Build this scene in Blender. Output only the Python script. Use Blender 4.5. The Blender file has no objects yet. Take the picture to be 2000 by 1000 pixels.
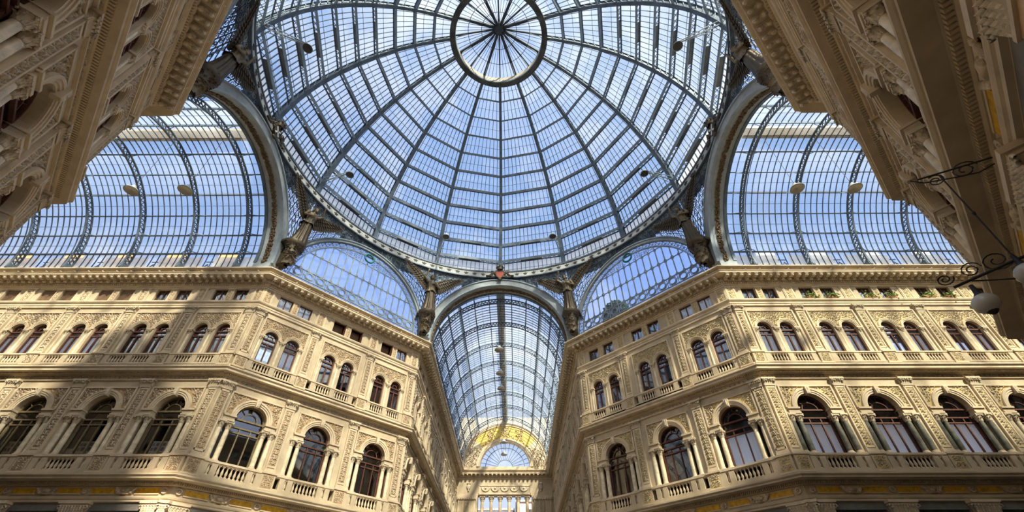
import bpy, bmesh, math, random
from math import pi, sin, cos, sqrt, radians, atan2, hypot
from mathutils import Vector, Matrix

scene = bpy.context.scene
COL = scene.collection

# ------------------------------------------------------------------ camera
CAM_LOC = (1.5, -19.06, 1.6)
cd = bpy.data.cameras.new('camera')
cam = bpy.data.objects.new('camera', cd)
COL.objects.link(cam)
cam.location = CAM_LOC
cam.rotation_euler = (radians(90 + 41.33), 0, radians(0.31))
cd.sensor_width = 36.0
cd.lens = 876 / 2000 * 36.0
cd.shift_y = 35.7 / 2000
cd.clip_end = 1000
scene.camera = cam

# ------------------------------------------------------------------ world
SUN_AZ, SUN_EL = 157.0, 43.0          # compass degrees (north = +y), elevation
world = bpy.data.worlds.new('world')
scene.world = world
world.use_nodes = True
wn, wl = world.node_tree.nodes, world.node_tree.links
wn.clear()
w_out = wn.new('ShaderNodeOutputWorld')
w_bg = wn.new('ShaderNodeBackground')
w_bg.inputs['Strength'].default_value = 1.0
w_tc = wn.new('ShaderNodeTexCoord')
w_noise = wn.new('ShaderNodeTexNoise')
w_noise.inputs['Scale'].default_value = 2.6
w_noise.inputs['Detail'].default_value = 7
w_noise.inputs['Roughness'].default_value = 0.6
w_ramp = wn.new('ShaderNodeValToRGB')
w_ramp.color_ramp.elements[0].position = 0.50
w_ramp.color_ramp.elements[0].color = (0.33, 0.50, 0.90, 1)
w_ramp.color_ramp.elements[1].position = 0.72
w_ramp.color_ramp.elements[1].color = (1.05, 1.05, 1.10, 1)
wl.new(w_tc.outputs['Generated'], w_noise.inputs['Vector'])
wl.new(w_noise.outputs['Fac'], w_ramp.inputs['Fac'])
# broad bright halo of the sky around the sun
sdir = Vector((sin(radians(SUN_AZ)) * cos(radians(SUN_EL)), cos(radians(SUN_AZ)) * cos(radians(SUN_EL)), sin(radians(SUN_EL))))
w_dot = wn.new('ShaderNodeVectorMath'); w_dot.operation = 'DOT_PRODUCT'
w_dot.inputs[1].default_value = sdir
wl.new(w_tc.outputs['Generated'], w_dot.inputs[0])
w_map = wn.new('ShaderNodeMapRange')
w_map.interpolation_type = 'SMOOTHSTEP'
w_map.inputs['From Min'].default_value = 0.55
w_map.inputs['From Max'].default_value = 1.0
w_map.inputs['To Min'].default_value = 0.0
w_map.inputs['To Max'].default_value = 2.0
wl.new(w_dot.outputs['Value'], w_map.inputs['Value'])
w_mul = wn.new('ShaderNodeVectorMath'); w_mul.operation = 'SCALE'
w_mul.inputs[0].default_value = (1.0, 0.97, 0.9)
wl.new(w_map.outputs['Result'], w_mul.inputs['Scale'])
w_add = wn.new('ShaderNodeVectorMath'); w_add.operation = 'ADD'
w_sep = wn.new('ShaderNodeSeparateXYZ'); wl.new(w_tc.outputs['Generated'], w_sep.inputs['Vector'])
w_hz = wn.new('ShaderNodeMapRange'); w_hz.inputs['From Min'].default_value = 0.15; w_hz.inputs['From Max'].default_value = 0.65
w_hz.inputs['To Min'].default_value = 0.65; w_hz.inputs['To Max'].default_value = 0.0
wl.new(w_sep.outputs['Z'], w_hz.inputs['Value'])
w_mix = wn.new('ShaderNodeMix'); w_mix.data_type = 'RGBA'
wl.new(w_hz.outputs['Result'], w_mix.inputs['Factor']); wl.new(w_ramp.outputs['Color'], w_mix.inputs['A'])
w_mix.inputs['B'].default_value = (0.80, 0.84, 0.98, 1)
wl.new(w_mix.outputs['Result'], w_add.inputs[0])
wl.new(w_mul.outputs['Vector'], w_add.inputs[1])
wl.new(w_add.outputs['Vector'], w_bg.inputs['Color'])
wl.new(w_bg.outputs['Background'], w_out.inputs['Surface'])

# ------------------------------------------------------------------ sun
sd = bpy.data.lights.new('sun', 'SUN')
sd.energy = 12.0
sd.angle = radians(3.0)
sd.color = (1.0, 0.90, 0.72)
sun = bpy.data.objects.new('sun', sd)
COL.objects.link(sun)
sun.rotation_euler = (-sdir).to_track_quat('-Z', 'Y').to_euler()
sun.location = sdir * 200

vs = scene.view_settings
vs.view_transform = 'Standard'
vs.look = 'None'
vs.gamma = 1.0
vs.use_curve_mapping = False
vs.exposure = 0.22

# ------------------------------------------------------------------ materials
MATS = {}

def mat(name, color, rough=0.7, metal=0.0, var=0.12, scale=1.5, bump=0.0, bscale=12.0, color2=None, spec=0.3):
    m = bpy.data.materials.new(name)
    m.use_nodes = True
    nt = m.node_tree
    b = nt.nodes['Principled BSDF']
    b.inputs['Roughness'].default_value = rough
    b.inputs['Metallic'].default_value = metal
    b.inputs['Specular IOR Level'].default_value = spec
    tc = nt.nodes.new('ShaderNodeTexCoord')
    geo = nt.nodes.new('ShaderNodeNewGeometry')
    nz = nt.nodes.new('ShaderNodeTexNoise')
    nz.inputs['Scale'].default_value = scale
    nz.inputs['Detail'].default_value = 6
    nz.inputs['Roughness'].default_value = 0.65
    nt.links.new(geo.outputs['Position'], nz.inputs['Vector'])
    rp = nt.nodes.new('ShaderNodeValToRGB')
    c2 = color2 or tuple(max(0.0, c * (1 - 2.2 * var)) for c in color)
    c1 = color if color2 else tuple(min(1.0, c * (1 + var)) for c in color)
    rp.color_ramp.elements[0].position = 0.3
    rp.color_ramp.elements[1].position = 0.65
    rp.color_ramp.elements[0].color = (*c2, 1)
    rp.color_ramp.elements[1].color = (*c1, 1)
    nt.links.new(nz.outputs['Fac'], rp.inputs['Fac'])
    nt.links.new(rp.outputs['Color'], b.inputs['Base Color'])
    if bump:
        n2 = nt.nodes.new('ShaderNodeTexNoise')
        n2.inputs['Scale'].default_value = bscale
        n2.inputs['Detail'].default_value = 4
        nt.links.new(geo.outputs['Position'], n2.inputs['Vector'])
        bp = nt.nodes.new('ShaderNodeBump')
        bp.inputs['Strength'].default_value = bump
        bp.inputs['Distance'].default_value = 0.05
        nt.links.new(n2.outputs['Fac'], bp.inputs['Height'])
        nt.links.new(bp.outputs['Normal'], b.inputs['Normal'])
    MATS[name] = m
    return m

def clothmat(name, color):
    m = bpy.data.materials.new(name); m.use_nodes = True; nt = m.node_tree; nt.nodes.clear()
    out = nt.nodes.new('ShaderNodeOutputMaterial')
    df = nt.nodes.new('ShaderNodeBsdfDiffuse'); df.inputs['Color'].default_value = (*color, 1)
    tl = nt.nodes.new('ShaderNodeBsdfTranslucent'); tl.inputs['Color'].default_value = (*color, 1)
    mx = nt.nodes.new('ShaderNodeMixShader'); mx.inputs['Fac'].default_value = 0.72
    nt.links.new(df.outputs['BSDF'], mx.inputs[1]); nt.links.new(tl.outputs['BSDF'], mx.inputs[2])
    nt.links.new(mx.outputs['Shader'], out.inputs['Surface']); MATS[name] = m

def glassmat(name, tint, gloss=0.08, haze=0.05, hazecol=(0.9, 0.93, 0.95), noise=0.0, scale=0.35):
    m = bpy.data.materials.new(name)
    m.use_nodes = True
    nt = m.node_tree
    nt.nodes.clear()
    out = nt.nodes.new('ShaderNodeOutputMaterial')
    tr = nt.nodes.new('ShaderNodeBsdfTransparent'); tr.inputs['Color'].default_value = (*tint, 1)
    gl = nt.nodes.new('ShaderNodeBsdfGlossy'); gl.inputs['Roughness'].default_value = 0.03
    fr = nt.nodes.new('ShaderNodeFresnel'); fr.inputs['IOR'].default_value = 1.45
    mu = nt.nodes.new('ShaderNodeMath'); mu.operation = 'MULTIPLY_ADD'
    mu.inputs[1].default_value = 0.9; mu.inputs[2].default_value = gloss
    nt.links.new(fr.outputs['Fac'], mu.inputs[0])
    m1 = nt.nodes.new('ShaderNodeMixShader')
    nt.links.new(mu.outputs['Value'], m1.inputs['Fac'])
    nt.links.new(tr.outputs['BSDF'], m1.inputs[1]); nt.links.new(gl.outputs['BSDF'], m1.inputs[2])
    last = m1
    if haze > 0:
        tl = nt.nodes.new('ShaderNodeBsdfTranslucent'); tl.inputs['Color'].default_value = (*hazecol, 1)
        df = nt.nodes.new('ShaderNodeBsdfDiffuse'); df.inputs['Color'].default_value = (*hazecol, 1)
        m0 = nt.nodes.new('ShaderNodeMixShader'); m0.inputs['Fac'].default_value = 0.45
        nt.links.new(tl.outputs['BSDF'], m0.inputs[1]); nt.links.new(df.outputs['BSDF'], m0.inputs[2])
        m2 = nt.nodes.new('ShaderNodeMixShader')
        m2.inputs['Fac'].default_value = haze
        if noise > 0:
            geo = nt.nodes.new('ShaderNodeNewGeometry')
            nz = nt.nodes.new('ShaderNodeTexNoise'); nz.inputs['Scale'].default_value = scale; nz.inputs['Detail'].default_value = 5
            nt.links.new(geo.outputs['Position'], nz.inputs['Vector'])
            mr = nt.nodes.new('ShaderNodeMapRange')
            mr.inputs['From Min'].default_value = 0.35; mr.inputs['From Max'].default_value = 0.75
            mr.inputs['To Min'].default_value = haze; mr.inputs['To Max'].default_value = haze + noise
            nt.links.new(nz.outputs['Fac'], mr.inputs['Value'])
            nt.links.new(mr.outputs['Result'], m2.inputs['Fac'])
        nt.links.new(m1.outputs['Shader'], m2.inputs[1]); nt.links.new(m0.outputs['Shader'], m2.inputs[2])
        last = m2
    nt.links.new(last.outputs['Shader'], out.inputs['Surface'])
    MATS[name] = m
    return m

mat('stone', (0.52, 0.415, 0.272), 0.8, var=0.10, scale=0.9, bump=0.15, bscale=9)
mat('stone_light', (0.605, 0.485, 0.325), 0.75, var=0.09, scale=1.4, bump=0.1, bscale=10)
mat('carving', (0.61, 0.505, 0.355), 0.75, var=0.22, scale=6.0, bump=0.3, bscale=30)
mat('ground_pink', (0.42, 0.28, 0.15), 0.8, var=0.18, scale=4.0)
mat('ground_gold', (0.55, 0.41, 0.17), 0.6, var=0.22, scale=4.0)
mat('marble_cream', (0.74, 0.62, 0.42), 0.35, var=0.16, scale=2.5)
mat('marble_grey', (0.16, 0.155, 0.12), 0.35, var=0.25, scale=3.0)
mat('marble_peach', (0.66, 0.42, 0.22), 0.4, var=0.15, scale=1.6)
mat('room_plaster', (0.62, 0.62, 0.60), 0.9, var=0.05)  # pale unseen room surfaces, added to bounce daylight onto the curtains
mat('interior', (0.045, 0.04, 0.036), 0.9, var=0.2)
mat('wood_red', (0.105, 0.040, 0.026), 0.5, var=0.2, scale=5)
mat('wood_olive', (0.20, 0.15, 0.08), 0.5, var=0.2, scale=5)
mat('shutter_brown', (0.17, 0.10, 0.055), 0.65, var=0.15, scale=4)
clothmat('curtain', (0.95, 0.95, 0.94))
mat('iron_mid', (0.22, 0.27, 0.31), 0.55, 0.15, var=0.15, scale=1.2)
mat('iron', (0.115, 0.15, 0.19), 0.55, 0.2, var=0.2, scale=1.2)
mat('iron_light', (0.34, 0.40, 0.44), 0.75, 0.0, var=0.12, scale=1.2)
mat('iron_dark', (0.045, 0.055, 0.065), 0.6, 0.2, var=0.2, scale=1.5)
mat('iron_plate', (0.085, 0.085, 0.085), 0.6, 0.1, var=0.3, scale=0.8)
mat('star_band', (0.43, 0.44, 0.42), 0.8, var=0.10, scale=1.5)
mat('lead_band', (0.36, 0.395, 0.40), 0.8, 0.0, var=0.10, scale=1.5)
mat('garland', (0.16, 0.105, 0.055), 0.7, var=0.3, scale=6)
mat('bronze', (0.095, 0.070, 0.042), 0.5, 0.3, var=0.35, scale=3, color2=(0.06, 0.048, 0.034))
mat('bronze_light', (0.19, 0.148, 0.09), 0.5, 0.25, var=0.3, scale=3)
mat('star_metal', (0.06, 0.05, 0.045), 0.6, var=0.2)
mat('mosaic_yellow', (0.70, 0.40, 0.03), 0.45, var=0.20, scale=5)
mat('black', (0.02, 0.018, 0.016), 0.6, var=0.2)
mat('shop_grey', (0.17, 0.155, 0.13), 0.85, var=0.2, scale=0.7, bump=0.3, bscale=4)
mat('red_enamel', (0.50, 0.10, 0.06), 0.5, var=0.15)
mat('white_paint', (0.72, 0.72, 0.70), 0.6, var=0.08)
mat('paper', (0.82, 0.83, 0.80), 0.8, var=0.05, scale=8)
mat('paper_ink', (0.34, 0.37, 0.41), 0.8, var=0.3, scale=20)
mat('lamp_grey', (0.42, 0.44, 0.42), 0.5, 0.1, var=0.1)
mat('opal', (0.44, 0.43, 0.39), 0.25, var=0.05, spec=0.5)
mat('leaf', (0.20, 0.30, 0.06), 0.7, var=0.35, scale=8)
mat('leaf_dark', (0.05, 0.12, 0.04), 0.7, var=0.35, scale=3)
mat('wreath', (0.02, 0.16, 0.14), 0.5, var=0.3, scale=8)
mat('terracotta', (0.40, 0.17, 0.08), 0.8)
mat('floor_marble', (0.17, 0.155, 0.135), 0.4, var=0.2, scale=0.5)
mat('roof', (0.32, 0.28, 0.25), 0.9, var=0.2)
mat('plaster_pink', (0.62, 0.42, 0.36), 0.85)
mat('plaster_white', (0.66, 0.66, 0.66), 0.85)
mat('plaster_orange', (0.70, 0.40, 0.18), 0.85)  # orange light on the wall beyond the hatches, put into its colour
mat('gold_mosaic', (0.75, 0.52, 0.12), 0.5, var=0.15, scale=2)
mat('bark', (0.12, 0.08, 0.05), 0.9)
glassmat('glass_roof', (0.86, 0.92, 0.93), 0.02, 0.10, noise=0.22, scale=0.30)
glassmat('glass_hazy', (0.72, 0.80, 0.84), 0.03, 0.85, (1.0, 0.98, 0.90))
glassmat('glass_window', (0.93, 0.95, 0.96), 0.26, 0.0)
glassmat('glass_low', (0.90, 0.92, 0.93), 0.10, 0.0)
glassmat('glass_clear', (0.96, 0.97, 0.98), 0.05, 0.0)
glassmat('glass_blue', (0.72, 0.80, 1.0), 0.02, 0.05, noise=0.05)

# ------------------------------------------------------------------ mesh builder
def Fr(ex, ey, ez, o):
    return Matrix(((ex[0], ey[0], ez[0], o[0]), (ex[1], ey[1], ez[1], o[1]), (ex[2], ey[2], ez[2], o[2]), (0, 0, 0, 1)))

class MB:
    def __init__(s):
        s.V = []; s.F = []; s.A = []; s._c = {}
    def add(s, V, F, m, smooth=False):
        o = len(s.V)
        s.V.extend([tuple(v) for v in V])
        for f in F:
            s.F.append(tuple(i + o for i in f)); s.A.append((m, smooth))
    def merge(s, t, off=(0, 0, 0)):
        o = len(s.V)
        s.V.extend([(v[0] + off[0], v[1] + off[1], v[2] + off[2]) for v in t.V])
        s.F.extend([tuple(i + o for i in f) for f in t.F]); s.A.extend(t.A)
    def xform(s, M):
        s.V = [tuple(M @ Vector(v)) for v in s.V]; return s
    def box(s, x0, x1, y0, y1, z0, z1, m):
        V = [(x, y, z) for z in (z0, z1) for y in (y0, y1) for x in (x0, x1)]
        s.add(V, [(0, 2, 3, 1), (4, 5, 7, 6), (0, 1, 5, 4), (2, 6, 7, 3), (0, 4, 6, 2), (1, 3, 7, 5)], m)
    def frustum(s, cx, cy, z0, z1, a0, b0, a1, b1, m):
        V = [(cx + sx * a, cy + sy * b, z) for z, a, b in ((z0, a0, b0), (z1, a1, b1)) for sy in (-1, 1) for sx in (-1, 1)]
        s.add(V, [(0, 2, 3, 1), (4, 5, 7, 6), (0, 1, 5, 4), (2, 6, 7, 3), (0, 4, 6, 2), (1, 3, 7, 5)], m)
    def prism(s, poly, y0, y1, m):
        n = len(poly)
        V = [(x, y0, z) for x, z in poly] + [(x, y1, z) for x, z in poly]
        F = [tuple(range(n)), tuple(range(2 * n - 1, n - 1, -1))] + [(i, i + n, (i + 1) % n + n, (i + 1) % n) for i in range(n)]
        s.add(V, F, m)
    def beam(s, p, q, w, h, m, up=(0, 0, 1)):
        p = Vector(p); q = Vector(q); d = q - p
        if d.length < 1e-6: return
        d.normalize(); u = Vector(up)
        r = d.cross(u)
        if r.length < 1e-4: r = d.cross(Vector((1, 0, 0)))
        r.normalize(); u = r.cross(d)
        V = [P + r * (sx * w / 2) + u * (sy * h / 2) for P in (p, q) for sy in (-1, 1) for sx in (-1, 1)]
        s.add(V, [(0, 1, 3, 2), (4, 6, 7, 5), (0, 4, 5, 1), (2, 3, 7, 6), (0, 2, 6, 4), (1, 5, 7, 3)], m)
    def lathe(s, prof, n, m, c=(0, 0), a0=0.0, a1=2 * pi, smooth=True, rot=0.0):
        full = abs(a1 - a0 - 2 * pi) < 1e-6
        k = n if full else n + 1
        V = []
        for r, z in prof:
            for i in range(k):
                a = rot + a0 + (a1 - a0) * i / n
                V.append((c[0] + r * cos(a), c[1] + r * sin(a), z))
        F = []
        for j in range(len(prof) - 1):
            for i in range(n):
                i2 = (i + 1) % k
                F.append((j * k + i, j * k + i2, (j + 1) * k + i2, (j + 1) * k + i))
        s.add(V, F, m, smooth)
    def tube(s, pts, r, m, n=4, closed=False, smooth=True):
        P = [Vector(p) for p in pts]; N = len(P); V = []
        for i in range(N):
            a = P[i - 1] if (i > 0 or closed) else P[i]
            b = P[(i + 1) % N] if (i < N - 1 or closed) else P[i]
            d = (b - a)
            if d.length < 1e-9: d = Vector((0, 0, 1))
            d.normalize()
            u = Vector((0, 0, 1)) if abs(d.z) < 0.9 else Vector((1, 0, 0))
            x = d.cross(u).normalized(); y = x.cross(d)
            rr = r[i] if isinstance(r, (list, tuple)) else r
            for k in range(n):
                t = 2 * pi * k / n
                V.append(P[i] + x * (rr * cos(t)) + y * (rr * sin(t)))
        F = []
        for i in range(N if closed else N - 1):
            j = (i + 1) % N
            for k in range(n):
                k2 = (k + 1) % n
                F.append((i * n + k, i * n + k2, j * n + k2, j * n + k))
        s.add(V, F, m, smooth)
    def sweep(s, prof, x0, x1, m, m0=0.0, m1=0.0):
        # prof: (projection, z); runs along x; ends mitred by m*projection
        n = len(prof)
        V = [(x0 - m0 * p, -p, z) for p, z in prof] + [(x1 + m1 * p, -p, z) for p, z in prof]
        s.add(V, [(i, n + i, n + i + 1, i + 1) for i in range(n - 1)], m)
    def ring(s, cx, cz, r0, r1, y0, y1, a0, a1, n, m, smooth=False):
        # arch band in the XZ plane, radii r0..r1, depth y0..y1
        V = []
        for i in range(n + 1):
            a = a0 + (a1 - a0) * i / n
            for r, y in ((r0, y0), (r1, y0), (r1, y1), (r0, y1)):
                V.append((cx + r * cos(a), y, cz + r * sin(a)))
        F = []
        for i in range(n):
            for k in range(4):
                k2 = (k + 1) % 4
                F.append((i * 4 + k, i * 4 + k2, i * 4 + 4 + k2, i * 4 + 4 + k))
        F += [(0, 1, 2, 3), (4 * n + 3, 4 * n + 2, 4 * n + 1, 4 * n)]
        s.add(V, F, m, smooth)
    def leaf(s, x, z, ang, L, W, H, m, y0=0.0):
        V = []
        ca, sa = cos(ang), sin(ang)
        for k in range(6):
            t = k * pi / 3
            a, b = L * cos(t), W * sin(t)
            V.append((x + a * ca - b * sa, y0, z + a * sa + b * ca))
        V.append((x - 0.3 * L * ca, y0 - H * 0.7, z - 0.3 * L * sa))
        V.append((x + 0.35 * L * ca, y0 - H, z + 0.35 * L * sa))
        F = [(0, 1, 7), (1, 2, 6, 7), (2, 3, 6), (3, 4, 6), (4, 5, 7, 6), (5, 0, 7)]
        s.add(V, F, m, True)
    def blob(s, c, r, m, n=8, k=5, M=None):
        V = []; F = []
        for j in range(k + 1):
            t = pi * j / k
            for i in range(n):
                a = 2 * pi * i / n
                v = Vector((r[0] * sin(t) * cos(a), r[1] * sin(t) * sin(a), r[2] * cos(t)))
                if M: v = M @ v
                V.append((c[0] + v.x, c[1] + v.y, c[2] + v.z))
        for j in range(k):
            for i in range(n):
                i2 = (i + 1) % n
                F.append((j * n + i, (j + 1) * n + i, (j + 1) * n + i2, j * n + i2))
        s.add(V, F, m, True)
    def mesh(s, name, ov=None):
        key = tuple(sorted(ov.items())) if ov else ()
        used = []
        for m, _ in s.A:
            if m not in used: used.append(m)
        key = tuple(k for k in key if k[0] in used)
        if key in s._c: return s._c[key]
        me = bpy.data.meshes.new(name)
        me.from_pydata(s.V, [], s.F)
        for m in used: me.materials.append(MATS[dict(key).get(m, m)])
        ix = {m: i for i, m in enumerate(used)}
        me.polygons.foreach_set('material_index', [ix[a[0]] for a in s.A])
        me.polygons.foreach_set('use_smooth', [a[1] for a in s.A])
        me.update()
        s._c[key] = me
        return me

def curl(mb, cx, cz, r, tr, m, y, ph, sgn, turns=1.35, n=11):
    pts = []
    for i in range(n + 1):
        t = i / n; a = ph + sgn * 2 * pi * turns * t; rr = r * (1 - .8 * t)
        pts.append((cx + rr * cos(a), y - tr * .4, cz + rr * sin(a)))
    mb.tube(pts, tr, m, 3)

def relief(mb, inside, x0, x1, z0, z1, size, m, y0=0.0, seed=1, H=None):
    """carved rinceaux: candelabra on tall panels, a running vine on friezes, curling scrolls elsewhere."""
    rng = random.Random(seed)
    W, Ht = x1 - x0, z1 - z0
    H = H or size * .45
    if W < size * 5 and Ht > W * 1.5:
        c, w = (x0 + x1) / 2, W / 2
        n = max(1, int(round(Ht / (w * 1.55)))); st = Ht / n
        for k in range(n):
            z = z0 + k * st
            mb.leaf(c, z + st * .5, pi / 2, st * .46, w * .16, H * 1.1, m, y0)
            mb.leaf(c, z + st * .12, 0, w * .42, w * .16, H * .9, m, y0)
            for s_ in (-1, 1):
                mb.leaf(c + s_ * w * .42, z + st * .30, pi / 2 - s_ * .85, w * .44, w * .17, H, m, y0)
                mb.leaf(c + s_ * w * .80, z + st * .16, pi / 2 - s_ * .25, w * .30, w * .13, H * .8, m, y0)
                mb.leaf(c + s_ * w * .30, z + st * .78, pi / 2 + s_ * .6, w * .28, w * .11, H * .8, m, y0)
                curl(mb, c + s_ * w * .66, z + st * .66, w * .27, w * .085, m, y0, pi / 2 * (1 - s_), -s_)
        return
    if Ht < size * 2.6:
        st = Ht * 1.55; n = max(1, int(round(W / st))); st = W / n; zc = (z0 + z1) / 2
        for k in range(n):
            x = x0 + (k + .5) * st; u = 1 if k % 2 else -1
            curl(mb, x, zc + u * Ht * .04, Ht * .42, Ht * .09, m, y0, -u * pi / 2, u)
            for q in range(4):
                a = -u * pi / 2 + u * (.5 + q * .75)
                mb.leaf(x + Ht * .46 * cos(a), zc + Ht * .40 * sin(a), a + u * .7, Ht * .22, Ht * .10, H, m, y0)
            mb.leaf(x + st * .5, zc, u * .7, st * .26, Ht * .12, H, m, y0)
        return
    s_ = size * 2.5
    nx = max(1, int(round(W / s_))); nz = max(1, int(round(Ht / s_)))
    dx, dz = W / nx, Ht / nz; r = min(dx, dz) * .40
    for j in range(nz):
        for i in range(nx):
            x = x0 + (i + .5) * dx; z = z0 + (j + .5) * dz; u = 1 if (i + j) % 2 else -1
            ph = rng.uniform(0, 6.28)
            if all(inside(x + r * .8 * cos(a), z + r * .8 * sin(a)) for a in (0, 1.05, 2.1, 3.14, 4.2, 5.25)):
                curl(mb, x, z, r, size * .13, m, y0, ph, u)
                mb.leaf(x, z, ph, size * .20, size * .17, H, m, y0)
            for q in range(7):
                a = ph + q * 2 * pi / 7; px, pz = x + r * 1.12 * cos(a), z + r * 1.12 * sin(a)
                if inside(px, pz): mb.leaf(px, pz, a + u * 1.0, size * .50 * rng.uniform(.8, 1.1), size * .19, H * rng.uniform(.8, 1.1), m, y0)
            for q in range(3):
                px, pz = x + rng.uniform(-.5, .5) * dx, z + rng.uniform(-.5, .5) * dz
                if inside(px, pz): mb.leaf(px, pz, rng.uniform(0, 3.1), size * .34, size * .14, H * .8, m, y0)

def acanthus(mb, p, out, h, w, m):
    """one carved leaf standing at p, leaning to the horizontal direction out, tip curling over."""
    ox, oy = out; tx, ty = -oy, ox
    rows = ((0, .02, .75), (.35, .08, 1.0), (.70, .16, .92), (.93, .32, .70), (1.0, .50, .42), (.90, .60, .12))
    V = []
    for zz, oo, ww in rows:
        for k, bump in ((-1, 0), (-.45, .07), (0, .0), (.45, .07), (1, 0)):
            V.append((p[0] + ox * (oo + bump) * h + tx * k * w * ww * .5, p[1] + oy * (oo + bump) * h + ty * k * w * ww * .5, p[2] + zz * h))
    mb.add(V, [(r * 5 + k, r * 5 + k + 1, r * 5 + k + 6, r * 5 + k + 5) for r in range(5) for k in range(4)], m, True)

# ------------------------------------------------------------------ objects
def link(name, data, parent=None, M=None):
    o = bpy.data.objects.new(name, data)
    COL.objects.link(o)
    if parent is not None: o.parent = parent
    if M is not None: o.matrix_basis = M
    return o

def T(x, y, z): return Matrix.Translation((x, y, z))
def Rz(a): return Matrix.Rotation(a, 4, 'Z')

def tag(o, label, cat, group=None):
    o['label'] = label; o['category'] = cat; o['kind'] = 'thing'
    if group: o['group'] = group
    return o

def place(kit, name, M, label=None, cat=None, group=None, ov=None, simple=False, structure=False):
    """kit: list of (part name, MB, (x,y,z), [sub parts])."""
    if simple:
        key = '_flat'
        flat = FLAT.get(id(kit))
        if flat is None:
            flat = MB()
            for pn, mb, loc, subs in kit:
                flat.merge(mb, loc)
                for sn, sm, sl in subs:
                    flat.merge(sm, (loc[0] + sl[0], loc[1] + sl[1], loc[2] + sl[2]))
            FLAT[id(kit)] = flat; KEEP.append(kit)
        r = link(name, flat.mesh(name, ov), None, M)
    else:
        r = link(name, None, None, M)
        r.empty_display_size = 0.2
        for pn, mb, loc, subs in kit:
            c = link(pn, mb.mesh(pn, ov), r, T(*loc))
            for sn, sm, sl in subs:
                link(sn, sm.mesh(sn, ov), c, T(*sl))
    if structure:
        r['kind'] = 'structure'
        if label: r['label'] = label
        if cat: r['category'] = cat
    else:
        tag(r, label, cat, group)
    return r

FLAT = {}; KEEP = []

def thing(name, M, label, cat, group=None):
    r = link(name, None, None, M)
    r.empty_display_size = 0.3
    return tag(r, label, cat, group)

def part(name, mb, parent, loc=(0, 0, 0), ov=None, label=None):
    o = link(name, mb.mesh(name, ov), parent, T(*loc))
    if label: o['label'] = label
    return o

ORD = ['first', 'second', 'third', 'fourth', 'fifth', 'sixth', 'seventh', 'eighth', 'ninth', 'tenth', 'eleventh', 'twelfth', 'thirteenth', 'fourteenth', 'fifteenth', 'sixteenth']

# ------------------------------------------------------------------ plan
A_, B_ = 7.5, 17.55
S2 = sqrt(0.5)
DIAG = (B_ - A_) / S2
N_END = 53.7
BAY = 4.4
MIT = 0.41421

# ================================================================== KIT
# ---- columns
def column_kit(h, r):
    base = MB(); base.box(-r * 1.45, r * 1.45, -r * 1.45, r * 1.45, 0, r * .5, 'stone_light')
    base.lathe([(r * 1.4, r * .5), (r * 1.45, r * .75), (r * 1.1, r), (r * 1.2, r * 1.2), (r * 1.02, r * 1.5)], 12, 'stone_light')
    shaft = MB(); hc = h - r * 3.0
    shaft.lathe([(r, r * 1.5), (r * 1.02, h * .35), (r * .97, h * .6), (r * .86, hc)], 12, 'marble_cream')
    cap = MB()
    cap.lathe([(r * .86, hc), (r * 1.0, hc + r * .1), (r * .86, hc + r * .3), (r * 1.0, hc + r * 1.6), (r * 1.45, hc + r * 2.4)], 10, 'carving')
    for row, (zz, rr, hh) in enumerate(((hc + r * .15, r * .90, r * 1.25), (hc + r * .95, r * .98, r * 1.35))):
        for k in range(8):
            a = (k + .5 * row) * pi / 4
            acanthus(cap, (rr * cos(a), rr * sin(a), zz), (cos(a), sin(a)), hh, r * .80, 'carving')
    for k in range(4):
        a = (k + .5) * pi / 2
        cap.blob((r * 1.75 * cos(a), r * 1.75 * sin(a), hc + r * 2.1), (r * .30, r * .30, r * .34), 'carving', 8, 5)
    cap.box(-r * 1.5, r * 1.5, -r * 1.5, r * 1.5, hc + r * 2.4, h, 'stone_light')
    return [('base', base, (0, 0, 0), []), ('shaft', shaft, (0, 0, 0), []), ('capital', cap, (0, 0, 0), [])]

KIT_COL2 = column_kit(2.45, .155)
KIT_COL3 = column_kit(2.0, .105)
KIT_COLN = column_kit(9.2, .27)

# ---- windows (origin: sill centre, on the window plane)
def arch_poly(hw, z0, zs, n=14):
    return [(-hw, z0), (hw, z0)] + [(hw * cos(pi * k / n), zs + hw * sin(pi * k / n)) for k in range(n + 1)]

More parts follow.
